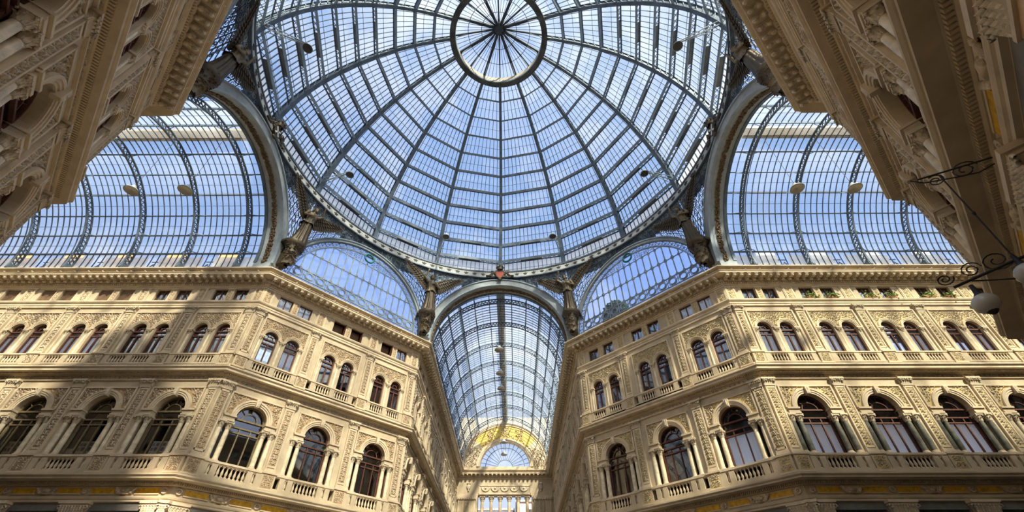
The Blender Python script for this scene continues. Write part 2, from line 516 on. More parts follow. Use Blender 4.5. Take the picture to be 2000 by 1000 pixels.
def win_low(curt):
    fr = MB(); gl = MB()
    W = 'wood_red'
    gl.add([(x, .03, z) for x, z in arch_poly(.95, .12, 2.86)], [tuple(range(17))], 'glass_window')
    gl.box(-1.52, -.98, .02, .04, .05, 2.45, 'glass_window'); gl.box(.98, 1.52, .02, .04, .05, 2.45, 'glass_window')
    for x in (-.90, -.34, .34, .90): fr.box(x - .034, x + .034, -.05, .06, 0, 2.3, W)
    for x in (-.985, .985): fr.box(x - .05, x + .05, -.06, .08, 0, 2.9, W)
    for z in (0.04, 2.0, 2.33): fr.box(-.95, .95, -.07, .07, z - .04, z + .04, W)
    fr.ring(0, 2.86, .86, .97, -.07, .07, 0, pi, 16, W)
    fr.ring(0, 2.86, .46, .52, -.04, .05, 0, pi, 12, W)
    fr.box(-.95, .95, -.08, .08, 2.80, 2.90, W)
    for a in (pi / 4, pi / 2, 3 * pi / 4): fr.beam((.5 * cos(a), 0, 2.86 + .5 * sin(a)), (.9 * cos(a), 0, 2.86 + .9 * sin(a)), .04, .05, W, (0, 1, 0))
    for x in (-1.50, 1.50): fr.box(x - .03, x + .03, -.04, .06, 0, 2.45, W)
    kit = [('frame', fr, (0, 0, 0), []), ('glass', gl, (0, 0, 0), [])]
    if curt:
        kit.append(('curtain', pleat(-.9, .9, .1, 2.0), (0, .08, 0), []))
        sb = MB(); sb.box(-1.55, -.93, .09, .11, 0, 2.6, 'interior'); sb.box(.93, 1.55, .09, .11, 0, 2.6, 'interior'); sb.box(-.95, .95, .20, .22, 2.0, 2.9, 'interior')  # dark sheets added to hide the bright rear opening from view
        kit.append(('side_blind', sb, (0, 0, 0), []))
    return kit

def pleat(x0, x1, z0, z1, k=26, m='curtain'):
    c = MB(); V = []
    for i in range(k + 1):
        x = x0 + (x1 - x0) * i / k
        y = .025 * sin(i * 1.9) + .012 * sin(i * .83)
        V += [(x, y, z0), (x, y * .7, z1)]
    c.add(V, [(2 * i, 2 * i + 2, 2 * i + 3, 2 * i + 1) for i in range(k)], m, True)
    return c

def win_mid(curt):
    fr = MB(); gl = MB(); W = 'wood_red'; hw = .5; zs = 2.1
    gl.add([(x, .03, z) for x, z in arch_poly(hw, 0.05, zs)], [tuple(range(17))], 'glass_window')
    for x in (-hw + .03, 0, hw - .03): fr.box(x - .045, x + .045, -.05, .06, 0, 1.62 if x == 0 else zs, W)
    for z in (.03, 1.62, 1.98): fr.box(-hw, hw, -.06, .06, z - .05, z + .05, W)
    fr.ring(0, zs, hw - .09, hw + .01, -.05, .06, 0, pi, 14, W)
    fr.ring(0, zs, .17, .21, -.03, .05, 0, pi, 10, W)
    for a in (pi / 4, pi / 2, 3 * pi / 4): fr.beam((.2 * cos(a), 0, zs + .2 * sin(a)), (.45 * cos(a), 0, zs + .45 * sin(a)), .03, .04, W, (0, 1, 0))
    kit = [('frame', fr, (0, 0, 0), []), ('glass', gl, (0, 0, 0), [])]
    if curt == 1: kit.append(('curtain', pleat(-.46, .46, .03, 1.58, 16), (0, .08, 0), []))
    if curt == 2: kit.append(('blind', pleat(-.46, .46, .03, 2.45, 4, 'shutter_brown'), (0, .10, 0), []))
    return kit

def win_att(kind):
    fr = MB(); gl = MB(); W = 'wood_red'; hw = .53; h = 1.16
    for x in (-hw + .03, 0, hw - .03): fr.box(x - .035, x + .035, -.04, .05, 0, h, W)
    for z in (.03, h - .03): fr.box(-hw, hw, -.04, .05, z - .035, z + .035, W)
    gl.box(-hw, hw, .02, .035, 0, h, 'glass_window')
    kit = [('frame', fr, (0, 0, 0), []), ('glass', gl, (0, 0, 0), [])]
    if kind == 1: kit.append(('curtain', pleat(-.5, .5, .04, 1.12, 16), (0, .08, 0), []))
    if kind == 2:
        sh = MB()
        for k in range(9): sh.box(-.50, .50, -.10, -.06, .04 + k * .122, .155 + k * .122, 'shutter_brown')
        kit = [('frame', fr, (0, 0, 0), []), ('shutter', sh, (0, 0, 0), [])]
    if kind == 3:   # opened casement
        sash = MB(); sash.box(0, .03, -.38, 0, .03, 1.05, W)
        sash2 = MB(); sash2.box(.012, .018, -.33, -.05, .1, .98, 'curtain')
        f2 = MB()
        for x in (-hw + .03, hw - .03): f2.box(x - .035, x + .035, -.04, .05, 0, h, W)
        for z in (.03, h - .03): f2.box(-hw, hw, -.04, .05, z - .035, z + .035, W)
        bl = MB(); bl.box(-.50, .50, .35, .37, 0, h, 'shutter_brown')
        kit = [('frame', f2, (0, 0, 0), []), ('sash', sash, (.46, 0, 0), [('glass', sash2, (0, 0, 0))]), ('blind', bl, (0, 0, 0), [])]
    return kit

KIT_WL = {c: win_low(c) for c in (0, 1)}
KIT_WM = {c: win_mid(c) for c in (0, 1, 2)}
KIT_WA = {c: win_att(c) for c in (0, 1, 2, 3)}

def shop_kit(hw):
    fr = MB(); gl = MB()
    gl.box(-hw, hw, .03, .05, 0, 8.0, 'glass_window')
    for k in range(5):
        x = -hw + 2 * hw * k / 4
        fr.box(x - .09, x + .09, -.08, .08, 0, 8.0, 'wood_red')
    for z in (.1, 3.4, 5.8, 7.9): fr.box(-hw, hw, -.1, .1, z - .1, z + .1, 'wood_red')
    cu = pleat(-hw * .95, hw * .95, 5.9, 7.8, 30)
    return [('frame', fr, (0, 0, 0), []), ('glass', gl, (0, 0, 0), []), ('curtain', cu, (0, .15, 0), [])]

# ---- arch surrounds (origin: bay centre, z at sill)
def surround_low():
    av = MB(); zs = 2.86
    for r0, r1, y in ((.95, 1.06, -.07), (1.06, 1.18, -.11), (1.18, 1.30, -.15)): av.ring(0, zs, r0, r1, y, .02, 0, pi, 22, 'stone_light')
    im = MB()
    im.box(-.36, .36, -.13, .5, 0, .12, 'stone_light'); im.box(-.34, .34, -.08, .5, .12, .30, 'stone'); im.box(-.38, .38, -.16, .5, .30, .41, 'stone_light')
    ks = MB(); ks.frustum(0, -.12, -.1, .40, .10, .14, .15, .16, 'stone_light')
    for k in range(5): ks.leaf(0, .0 + k * .08, pi / 2, .09, .10 - .005 * k, .07, 'carving', -.26)
    rl = MB(); rr = MB()
    for mb, sx, sd_ in ((rl, -1, 3), (rr, 1, 4)):
        def ins(x, z, sx=sx): return hypot(x, z - zs) > 1.36 and abs(x) < 1.58 and z < 4.22 and z > zs + .05 and abs(x) > .2
        xs = sorted((sx * .2, sx * 1.6))
        relief(mb, ins, xs[0], xs[1], zs, 4.25, .19, 'carving', -.012, sd_, .10)
        N = 12; V = []
        for i in range(N + 1):
            x = sx * (.14 + (1.6 - .14) * i / N)
            zl = zs + (sqrt(max(0, 1.29 ** 2 - x * x)) if abs(x) < 1.29 else 0)
            V += [(x, -.012, zl), (x, -.012, 4.27)]
        mb.add(V, [(2 * i, 2 * i + 2, 2 * i + 3, 2 * i + 1) for i in range(N)], 'ground_pink')
    fm = MB()
    fm.box(-1.72, 1.72, -.10, 0, 4.27, 4.36, 'stone_light')
    for x in (-1.67, 1.67): fm.box(x - .05, x + .05, -.10, 0, 2.86, 4.30, 'stone_light')
    return [('archivolt', av, (0, 0, 0), []), ('impost', im, (-1.30, 0, 2.45), []), ('impost', im, (1.30, 0, 2.45), []),
            ('keystone', ks, (0, 0, 3.80), []), ('relief_panel', rl, (0, 0, 0), []), ('relief_panel', rr, (0, 0, 0), []), ('molding', fm, (0, 0, 0), [])]

def surround_mid():
    av = MB(); zs = 2.1
    for r0, r1, y in ((.50, .57, -.05), (.57, .65, -.09), (.65, .71, -.12)): av.ring(0, zs, r0, r1, y, .02, 0, pi, 18, 'stone_light')
    im = MB(); im.box(-.20, .20, -.12, .35, 0, .11, 'stone_light')
    rl = MB()
    def ins(x, z): return hypot(abs(x) - .8, z - zs) > .76 and z > 2.25
    relief(rl, ins, -1.58, 1.58, 2.2, 3.48, .165, 'carving', -.012, 7, .09)
    N = 48; V = []
    for i in range(N + 1):
        x = -1.62 + 3.24 * i / N
        d = abs(abs(x) - .8)
        zl = zs + (sqrt(.70 ** 2 - d * d) if d < .70 else 0)
        V += [(x, -.012, zl), (x, -.012, 3.50)]
    rl.add(V, [(2 * i, 2 * i + 2, 2 * i + 3, 2 * i + 1) for i in range(N)], 'ground_pink')
    fm = MB(); fm.box(-1.72, 1.72, -.10, 0, 3.50, 3.59, 'stone_light')
    for x in (-1.67, 1.67): fm.box(x - .05, x + .05, -.10, 0, 0, 3.5, 'stone_light')
    return [('archivolt', av, (-.8, 0, 0), []), ('archivolt', av, (.8, 0, 0), []), ('impost', im, (0, 0, 2.0), []), ('impost', im, (-1.45, 0, 2.0), []),
            ('impost', im, (1.45, 0, 2.0), []), ('relief_panel', rl, (0, 0, 0), []), ('molding', fm, (0, 0, 0), [])]

KIT_SL = surround_low(); KIT_SM = surround_mid()

# ---- pilasters (origin on axis at the rail height)
def pilaster_kit(h, hw, ped_h, cap_h, seed):
    zc = h - cap_h
    ped = MB(); ped.box(-hw - .07, hw + .07, -.34, 0, -ped_h, -.09, 'stone'); ped.box(-hw - .12, hw + .12, -.40, 0, -.10, 0, 'stone_light')
    ped.box(-hw - .10, hw + .10, -.37, 0, -ped_h, -ped_h + .08, 'stone_light')
    ros = MB(); relief(ros, lambda x, z: True, -hw * .8, hw * .8, -ped_h + .16, -.16, .13, 'carving', 0, seed + 1)
    ros.box(-hw * .9, hw * .9, 0, .01, -ped_h + .13, -.13, 'ground_pink')
    base = MB(); base.box(-hw, hw, -.20, 0, 0, .20, 'stone_light'); base.box(-hw + .02, hw - .02, -.17, 0, .20, .28, 'stone_light')
    sh = MB(); sh.box(-hw + .04, hw - .04, -.11, 0, .28, zc, 'stone')
    for x in (-hw + .08, hw - .08): sh.box(x - .045, x + .045, -.145, 0, .28, zc, 'stone_light')
    for z in (.40, zc - .10): sh.box(-hw + .06, hw - .06, -.145, 0, z - .06, z + .06, 'stone_light')
    rel = MB(); w = hw - .15
    relief(rel, lambda x, z: True, -w, w, .52, zc - .2, .165, 'carving', -.008, seed, .09)
    rel.box(-w, w, -.006, 0, .46, zc - .16, 'ground_pink')
    cap = MB(); cap.frustum(0, -.07, zc, h - .12, hw - .05, .09, hw + .03, .14, 'stone')
    cap.box(-hw - .10, hw + .10, -.28, 0, h - .12, h, 'stone_light')
    cap.box(-hw + .02, hw - .02, -.18, 0, zc, zc + .05, 'stone_light')
    rng = random.Random(seed)
    for k in range(5): acanthus(cap, ((k - 2) * hw * .42, -.13, zc + .05), (0, -1), cap_h * .48, hw * .46, 'carving')
    for k in range(4): acanthus(cap, ((k - 1.5) * hw * .42, -.15, zc + cap_h * .32), (0, -1), cap_h * .48, hw * .46, 'carving')
    for sx in (-1, 1):
        acanthus(cap, (sx * (hw - .03), -.08, zc + .05), (sx * .9, -.43), cap_h * .5, .16, 'carving')
        curl(cap, sx * hw * .88, h - .21, .10, .028, 'carving', -.27, pi / 2, -sx, 1.6, 14); curl(cap, sx * hw * .40, h - .19, .07, .022, 'carving', -.25, pi / 2, sx, 1.5, 12)
    cap.blob((0, -.24, h - .13), (.07, .06, .07), 'carving', 8, 5)
    return [('pedestal', ped, (0, 0, 0), [('rosette', ros, (0, -.345, 0))]), ('base', base, (0, 0, 0), []), ('shaft', sh, (0, 0, 0), [('carved_panel', rel, (0, -.11, 0))]), ('capital', cap, (0, 0, 0), [])]

KIT_PL = pilaster_kit(4.85, .36, 1.05, .55, 11)
KIT_PM = pilaster_kit(4.03, .33, .92, .52, 23)

def attic_kit(seed):
    p = MB(); p.box(-.40, .40, -.06, 0, 0, 1.30, 'stone_light'); p.box(-.46, .46, -.10, 0, 1.18, 1.30, 'stone_light')
    for x in (-.30, .30): p.box(x - .04, x + .04, -.09, 0, .04, 1.18, 'stone_light')
    r = MB(); relief(r, lambda x, z: True, -.2, .2, .12, 1.1, .13, 'carving', 0, seed, .06); r.box(-.23, .23, 0, .004, .08, 1.14, 'ground_pink')
    return [('panel', p, (0, 0, 0), [('carved_panel', r, (0, -.066, 0))])]
def attic_pier(seed):
    p = MB(); p.box(-.25, .25, -.05, 0, 0, 1.16, 'stone'); p.box(-.28, .28, -.09, 0, 1.10, 1.20, 'stone_light')
    r = MB(); relief(r, lambda x, z: True, -.13, .13, .15, 1.0, .12, 'carving', 0, seed, .05); r.box(-.16, .16, 0, .004, .1, 1.08, 'ground_pink')
    return [('pier', p, (0, 0, 0), [('carved_panel', r, (0, -.056, 0))])]
KIT_AP = attic_kit(5); KIT_AC = attic_pier(9)

# ---- balustrades (origin bay centre, bottom)
def baluster(h, r):
    b = MB(); b.box(-r, r, -r, r, 0, h * .1, 'stone_light')
    b.lathe([(r * .8, h * .1), (r * .55, h * .16), (r * .6, h * .2), (r, h * .34), (r * .8, h * .52), (r * .5, h * .7), (r * .5, h * .8), (r * .75, h * .86), (r * .6, h * .9)], 8, 'stone_light')
    b.box(-r, r, -r, r, h * .9, h, 'stone_light')
    return b
BAL3 = baluster(.58, .075); BAL2 = baluster(.66, .085)

def balus_low(half):
    rail = MB(); w = half - .42
    rail.box(-w, w, -.36, 0.0, .80, .92, 'stone_light'); rail.box(-w, w, -.32, 0, .74, .80, 'stone')
    pl = MB(); pl.box(-w, w, -.34, 0, -.12, .08, 'stone')
    for x in (-1.02, 1.02, -1.55, 1.55):
        pl.box(x - .17, x + .17, -.33, 0, .08, .74, 'stone')
    k = [('rail', rail, (0, 0, 0), []), ('plinth', pl, (0, 0, 0), [])]
    for i in range(7): k.append(('baluster', BAL2, (-.72 + .24 * i, -.2, .08), []))
    for x in (-1.285, 1.285): k.append(('baluster', BAL2, (x, -.2, .08), []))
    return k
def balus_mid(half):
    rail = MB(); w = half - .40
    rail.box(-w, w, -.30, 0.0, .68, .78, 'stone_light'); rail.box(-w, w, -.26, 0, .64, .68, 'stone')
    pl = MB(); pl.box(-w, w, -.28, 0, -.12, .06, 'stone')
    for x in (0, -1.55, 1.55): pl.box(x - .18, x + .18, -.27, 0, .06, .64, 'stone')
    k = [('rail', rail, (0, 0, 0), []), ('plinth', pl, (0, 0, 0), [])]
    for s in (-1, 1):
        for i in range(6): k.append(('baluster', BAL3, (s * .79 - .5 + .2 * i, -.16, .06), []))
    return k

# ---- mosaic band
def mosaic_kit(half):
    L = MB(); R = MB(); c = MB()
    for mb, s in ((L, -1), (R, 1)):
        x0, x1 = sorted((s * .62, s * (half - .30)))
        mb.box(x0, x1, -.03, 0, .06, .34, 'mosaic_yellow')
        for z in (.03, .37): mb.box(x0 - .04, x1 + .04, -.05, 0, z - .03, z + .03, 'stone_light')
    return [('mosaic', L, (0, 0, 0), []), ('mosaic', R, (0, 0, 0), [])]
def cartouche_kit():
    c = MB(); c.box(-.45, .45, -.06, 0, .02, .40, 'stone_light')
    c.lathe([(0, 0), (.18, .0), (.2, .05)], 8, 'stone_light')
    c.xform(Matrix.Identity(4))
    for s in (-1, 1):
        for k in range(3): c.blob((s * (.36 + .08 * k), -.07, .21 + .1 * (k - 1)), (.11, .06, .09), 'carving', 6, 4)
    c.blob((0, -.07, .21), (.26, .07, .14), 'carving', 8, 4)
    return c
KIT_CART = cartouche_kit()
ROS = MB(); ROS.ring(0, .2, .09, .17, -.08, 0, 0, 2 * pi, 12, 'carving'); ROS.blob((0, -.05, .2), (.08, .06, .08), 'carving', 6, 4)

# ---- ground pilaster
def ground_pil():
    sh = MB(); sh.box(-.62, .62, -.22, 0, .9, 7.72, 'marble_peach')
    ba = MB(); ba.box(-.72, .72, -.34, 0, 0, .7, 'stone'); ba.box(-.68, .68, -.28, 0, .7, .9, 'stone_light')
    cap = MB(); cap.frustum(0, -.11, 7.72, 8.22, .62, .13, .70, .20, 'stone'); cap.box(-.80, .80, -.40, 0, 8.30, 8.44, 'stone_light'); cap.box(-.74, .74, -.34, 0, 8.20, 8.30, 'stone_light')
    cap.box(-.66, .66, -.27, 0, 7.68, 7.76, 'stone_light')
    for k in range(9):
        x = (k - 4) * .155
        for q in range(5): cap.leaf(x, 7.82 + q * .085, pi / 2, .075, .06, .05 + .012 * q, 'carving', -.235 - .018 * q)
    for s in (-1, 1):
        spiral_pts = [Vector((s * (.70 + (.15 - .02 * i * .55) * cos(i * .55) * .8), -.30, 8.10 + (.15 - .012 * i) * sin(i * .55))) for i in range(13)]
        cap.tube(spiral_pts, .04, 'carving', 6)
    return [('base', ba, (0, 0, 0), []), ('shaft', sh, (0, 0, 0), []), ('capital', cap, (0, 0, 0), [])]
KIT_GP = ground_pil()

# ---- cornice bits
BR = MB()
BR.box(-.15, .15, -.66, 0, .14, .21, 'stone_light'); BR.box(-.12, .12, -.60, 0, .04, .15, 'carving')
BR.blob((0, -.50, .05), (.13, .16, .13), 'carving', 8, 5); BR.blob((0, -.12, .0), (.14, .15, .13), 'carving', 8, 5)
BR.leaf(0, 0, 0, .01, .01, .01, 'carving')
LION = MB(); LION.blob((0, -.03, 0), (.12, .11, .11), 'carving', 8, 5); LION.blob((0, -.13, -.02), (.06, .07, .06), 'carving', 6, 4)
LION.blob((-.07, -.02, .07), (.03, .03, .03), 'carving', 5, 3); LION.blob((.07, -.02, .07), (.03, .03, .03), 'carving', 5, 3)

# ================================================================== FACADES
WALLN = [0]
WINN = [0]

def wallzone(mb, x0, x1, z0, z1, holes, depth, m='stone'):
    xs = {x0, x1}
    for (uc, hw, a, b, ar) in holes:
        xs |= {uc - hw, uc + hw}
        if ar:
            for k in range(1, 14): xs.add(uc - hw * cos(pi * k / 14))
    xs = sorted(x for x in xs if x0 - 1e-6 <= x <= x1 + 1e-6)
    xs = [x for i, x in enumerate(xs) if i == 0 or x - xs[i - 1] > 1e-5]
    def topf(h, u):
        uc, hw, a, b, ar = h
        return b + (sqrt(max(0, hw * hw - (u - uc) ** 2)) if ar else 0)
    prev = None
    for i in range(len(xs) - 1):
        u0, u1 = xs[i], xs[i + 1]; um = (u0 + u1) / 2
        hs = [h for h in holes if h[0] - h[1] < um < h[0] + h[1]]
        cur = None
        if not hs:
            mb.add([(u0, 0, z0), (u1, 0, z0), (u1, 0, z1), (u0, 0, z1)], [(0, 1, 2, 3)], m)
        else:
            h = max(hs, key=lambda q: topf(q, um))
            zb = min(q[2] for q in hs); t0, t1 = topf(h, u0), topf(h, u1)
            if zb > z0 + 1e-6: mb.add([(u0, 0, z0), (u1, 0, z0), (u1, 0, zb), (u0, 0, zb)], [(0, 1, 2, 3)], m)
            if z1 > max(t0, t1): mb.add([(u0, 0, t0), (u1, 0, t1), (u1, 0, z1), (u0, 0, z1)], [(0, 1, 2, 3)], m)
            mb.add([(u0, 0, t0), (u1, 0, t1), (u1, depth, t1), (u0, depth, t0)], [(0, 1, 2, 3)], m, h[4])
            mb.add([(u0, 0, zb), (u1, 0, zb), (u1, depth, zb), (u0, depth, zb)], [(0, 1, 2, 3)], m)
            cur = (zb, t0, t1)
        lt = prev; 
        def vert(za, zc): mb.add([(u0, 0, za), (u0, depth, za), (u0, depth, zc), (u0, 0, zc)], [(0, 1, 2, 3)], m)
        if (prev is None) != (cur is None):
            q = cur or prev
            vert(q[0], q[1] if cur else q[2])
        elif prev and cur and abs(prev[2] - cur[1]) > .02:
            vert(min(prev[2], cur[1]), max(prev[2], cur[1]))
        prev = cur
    return mb

P_TOP = [(0, 23.55), (.06, 23.58), (.06, 23.66), (.13, 23.70), (.16, 23.78), (.16, 23.95), (.26, 23.98), (.30, 24.02), (.30, 24.24), (1.0, 24.24), (1.0, 24.38), (1.05, 24.40), (1.05, 24.44),
         (.90, 24.45), (.90, 24.60), (1.06, 24.62), (1.14, 24.66), (1.19, 24.70), (1.19, 24.79), (1.0, 24.84), (-.3, 24.90)]
P_STR = [(0, 21.72), (.10, 21.74), (.10, 21.90), (.14, 21.92), (.14, 22.06), (.22, 22.12), (.26, 22.20), (.26, 22.28), (.06, 22.34), (0, 22.34)]
P_MID = [(0, 15.76), (.10, 15.78), (.10, 15.86), (.03, 15.88), (.03, 16.10), (.12, 16.12), (.16, 16.20), (.16, 16.26), (.56, 16.28), (.56, 16.42), (.60, 16.44), (.66, 16.50), (.66, 16.58), (.34, 16.64), (.28, 16.66), (.28, 16.90), (0, 16.92)]
P_LOW = [(0, 9.26), (.06, 9.28), (.10, 9.32), (.10, 9.46), (.22, 9.48), (.26, 9.50), (.66, 9.51), (.66, 9.60), (.69, 9.62), (.74, 9.68), (.74, 9.76), (.42, 9.82), (.36, 9.84), (.36, 10.0), (0, 10.02)]
P_GND = [(0, 8.42), (.10, 8.44), (.10, 8.54), (.14, 8.58), (.16, 8.66), (.16, 8.70), (.05, 8.74), (0, 8.76)]

COLNAMES4 = ['outer left', 'inner left', 'inner right', 'outer right']
COLNAMES3 = ['left', 'middle', 'right']

def facade(key, O, eu, eb, axes, length, m0, m1, title, fwd, ov, spec, detail=True, simple_from=99, fine=True, skip=()):
    """X = viewer's right along the wall, Y = into the wall."""
    M = Fr((eu[0], eu[1], 0), (eb[0], eb[1], 0), (0, 0, 1), (O[0], O[1], 0))
    nb = len(axes) - 1
    bays = []
    for i in range(nb):
        bays.append(((axes[i] + axes[i + 1]) / 2, (axes[i + 1] - axes[i]) / 2, i if fwd == 'l' else nb - 1 - i))
    # --- wall
    w = MB(); x0, x1 = 0, length
    gh = [(u, h - .80, 0.02, 8.02, 0) for u, h, _ in bays]
    wallzone(w, x0, x1, 0, 8.4, gh, 1.2, 'shop_grey')
    w.A = [('stone' if False else a[0], a[1]) for a in w.A]
    wallzone(w, x0, x1, 8.4, 10.0, [], .3)
    wallzone(w, x0, x1, 10.0, 10.92, [(u, h - .45, 10.06, 10.78, 0) for u, h, _ in bays], .25)
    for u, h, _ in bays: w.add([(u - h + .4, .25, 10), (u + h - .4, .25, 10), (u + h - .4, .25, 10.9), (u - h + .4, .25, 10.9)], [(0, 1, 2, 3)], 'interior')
    hl = []
    for u, h, _ in bays: hl += [(u, 1.52, 10.95, 13.40, 0), (u, .95, 10.95, 13.81, 1)]
    wallzone(w, x0, x1, 10.92, 16.6, hl, .55)
    wallzone(w, x0, x1, 16.6, 16.95, [], .3)
    wallzone(w, x0, x1, 16.95, 17.70, [(u, h - .45, 16.98, 17.62, 0) for u, h, _ in bays], .2)
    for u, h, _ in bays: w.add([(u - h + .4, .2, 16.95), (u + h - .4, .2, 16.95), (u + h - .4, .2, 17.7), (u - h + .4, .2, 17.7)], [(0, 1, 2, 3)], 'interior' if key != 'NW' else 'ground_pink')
    hm = []
    for u, h, _ in bays: hm += [(u - .8, .5, 17.74, 19.84, 1), (u + .8, .5, 17.74, 19.84, 1)]
    wallzone(w, x0, x1, 17.70, 22.3, hm, .40)
    ha = []
    for u, h, _ in bays: ha += [(u - .79, .53, 22.35, 23.51, 0), (u + .79, .53, 22.35, 23.51, 0)]
    wallzone(w, x0, x1, 22.3, 24.9, ha, .28)
    # rooms behind
    D = 2.3
    front = w; w = MB()
    ins = lambda u: 0
    rear = MB(); rh = []
    if detail:
        for u, h, k in bays:                     # unseen rear openings added so sky light brightens the curtains
            lc, mc_, ac, _o = spec(k)
            if lc: rh.append((u, h - .15, 9.2, 13.3, 0))
            if 1 in mc_: rh.append((u, h - .15, 17.0, 20.0, 0))
            if 1 in ac: rh.append((u, h - .15, 22.2, 23.9, 0))
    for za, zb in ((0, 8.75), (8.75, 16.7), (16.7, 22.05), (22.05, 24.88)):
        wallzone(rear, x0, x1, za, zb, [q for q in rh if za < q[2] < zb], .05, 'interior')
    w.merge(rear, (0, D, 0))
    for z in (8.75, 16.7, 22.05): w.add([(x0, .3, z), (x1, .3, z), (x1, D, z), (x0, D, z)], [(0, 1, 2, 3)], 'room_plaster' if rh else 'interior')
    rf = MB(); rf.add([(x0, -.2, 24.88), (x1, -.2, 24.88), (x1, 9, 24.88), (x0, 9, 24.88)], [(0, 1, 2, 3)], 'roof')
    ro = link('roof_' + key, rf.mesh('roof'), None, M); ro['kind'] = 'structure'
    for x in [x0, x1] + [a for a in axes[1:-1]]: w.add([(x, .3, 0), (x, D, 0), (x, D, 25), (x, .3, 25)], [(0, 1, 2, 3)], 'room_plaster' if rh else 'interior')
    wo = link('wall_' + key + '_rooms', w.mesh('wall', ov), None, M); wo['kind'] = 'structure'
    wo = link('wall_' + key, front.mesh('wall', ov), None, M); wo['kind'] = 'structure'

    # --- cornices
    def trim(nm, prof, lab, cat, mate='stone_light'):
        r = thing(nm, M @ T(0, 0, prof[0][1]), lab, cat, None)
        b = MB(); b.sweep([(p, z - prof[0][1]) for p, z in prof], x0, x1, mate, m0, m1)
        part('molding', b, r, ov=ov)
        return r, prof[0][1]
    r, z0 = trim('cornice', P_TOP, 'crowning cornice with brackets and lion heads on top of ' + title, 'cornice')
    if detail:
        dn = MB(); n = int(length / .16)
        for k in range(n): x = x0 + (k + .5) * length / n; dn.box(x - .05, x + .05, -.25, -.10, 23.79 - z0, 23.93 - z0, 'stone_light')
        part('dentil_band', dn, r, ov=ov)
        n = int(round((length + .4) / .55))
        for k in range(n): part('bracket', BR, r, (x0 - .1 + (k + .5) * (length + .2) / n, -.30, 24.03 - z0), ov)
        n = int(round(length / 1.08))
        for k in range(n): part('lion_head', LION, r, (x0 + (k + .5) * length / n, -.91, 24.53 - z0), ov)
    trim('string_course', P_STR, 'plain molded string course under the attic windows of the ' + title, 'molding')
    r, z0 = trim('cornice', P_MID, 'carved middle cornice under paired windows of ' + title, 'cornice')
    if detail:
        f = MB(); relief(f, lambda x, z: True, x0, x1, 15.90 - z0, 16.10 - z0, .10, 'carving', -.035, 31, .06)
        part('carved_frieze', f, r, ov=ov)
        dn = MB(); n = int(length / .125)
        for k in range(n): x = x0 + (k + .5) * length / n; dn.box(x - .038, x + .038, -.32, -.12, 16.18 - z0, 16.27 - z0, 'stone_light')
        part('dentil_band', dn, r, ov=ov)
    r, z0 = trim('cornice', P_LOW, 'broad lower cornice carrying the first balustrade of ' + title, 'cornice', 'stone')
    if detail:
        dn = MB(); n = int(length / .115)
        for k in range(n): x = x0 + (k + .5) * length / n; dn.box(x - .034, x + .034, -.23, -.08, 9.34 - z0, 9.46 - z0, 'stone')
        part('dentil_band', dn, r, ov=ov)
    trim('ground_cornice', P_GND, 'ground floor entablature below the yellow mosaics of the ' + title, 'cornice', 'stone')
    if not detail: return M
    frm = 'from the left' if fwd == 'l' and key in ('NW', 'NE', 'SE', 'SW') else 'from the dome'
    # --- axis elements
    for i, ax in enumerate(axes):
        k = i if fwd == 'l' else nb - i
        s = k >= simple_from
        t = '%s %s, %s' % (ORD[k], frm, title)
        if ('P', i) in skip: continue
        place(KIT_PL, 'pilaster', M @ T(ax, 0, 10.95), 'carved pilaster between lower windows, ' + t, 'pilaster', 'carved pilasters of the lower storey', ov, s)
        place(KIT_PM, 'pilaster', M @ T(ax, 0, 17.72), 'carved pilaster between paired windows, ' + t, 'pilaster', 'carved pilasters of the upper storey', ov, s)
        place(KIT_AP, 'attic_relief', M @ T(ax, 0, 22.34), 'carved attic panel under the cornice, ' + t, 'panel', 'carved attic panels', ov, s)
        tag(link('rosette', ROS.mesh('rosette', ov), None, M @ T(ax, 0, 8.83)), 'carved rosette on yellow mosaic band, ' + t, 'ornament', 'rosettes on the mosaic band')
        if fine: place(KIT_GP, 'pilaster', M @ T(ax, 0, 0), 'peach marble ground floor pilaster, ' + t, 'pilaster', 'ground floor pilasters', ov, s)
    # --- bays
    for u, h, k in bays:
        s = k >= simple_from
        o = ORD[k]; t = '%s %s, %s' % (o, frm, title)
        lowc, midc, attc, low_ov = spec(k)
        ov2 = dict(ov); ov2.update(low_ov)
        ov2['glass_window'] = 'glass_clear' if lowc else 'glass_low'
        def win(kit, x, y, z, lab, ov_):
            WINN[0] += 1
            place(kit, 'window_%d' % WINN[0], M @ T(x, y, z), lab, 'window', None, ov_, s, structure=True)
        win(KIT_WL[lowc], u, .38, 10.95, 'tall arched lower window, ' + t, ov2)
        for q, sx in enumerate((-.8, .8)):
            win(KIT_WM[midc[q]], u + sx, .22, 17.74, '%s arched window of the %s upper pair %s on %s' % (('left', 'right')[q], o, frm, title), dict(ov, glass_window='glass_clear') if midc[q] else ov)
        for q, sx in enumerate((-.79, .79)):
            win(KIT_WA[attc[q]], u + sx, .20, 22.36, '%s small attic window of the %s pair %s on %s' % (('left', 'right')[q], o, frm, title), dict(ov, glass_window='glass_clear') if attc[q] == 1 else ov)
        place(KIT_SL, 'arch_surround', M @ T(u, 0, 10.95), 'carved arch with keystone over lower window, ' + t, 'arch', 'arch surrounds of the lower windows', ov, s)
        place(KIT_SM, 'arch_surround', M @ T(u, 0, 17.74), 'double carved arch over paired windows, ' + t, 'arch', 'arch surrounds of the paired windows', ov, s)
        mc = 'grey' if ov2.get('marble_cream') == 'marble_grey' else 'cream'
        for q, x in enumerate((-1.58, -1.09, 1.09, 1.58)):
            place(KIT_COL2, 'column', M @ T(u + x, .14 if q in (1, 2) else .07, 10.95), '%s column, %s of %s lower window %s, %s' % (mc, COLNAMES4[q], o, frm, title), 'column', 'marble columns of the lower windows', ov2, s)
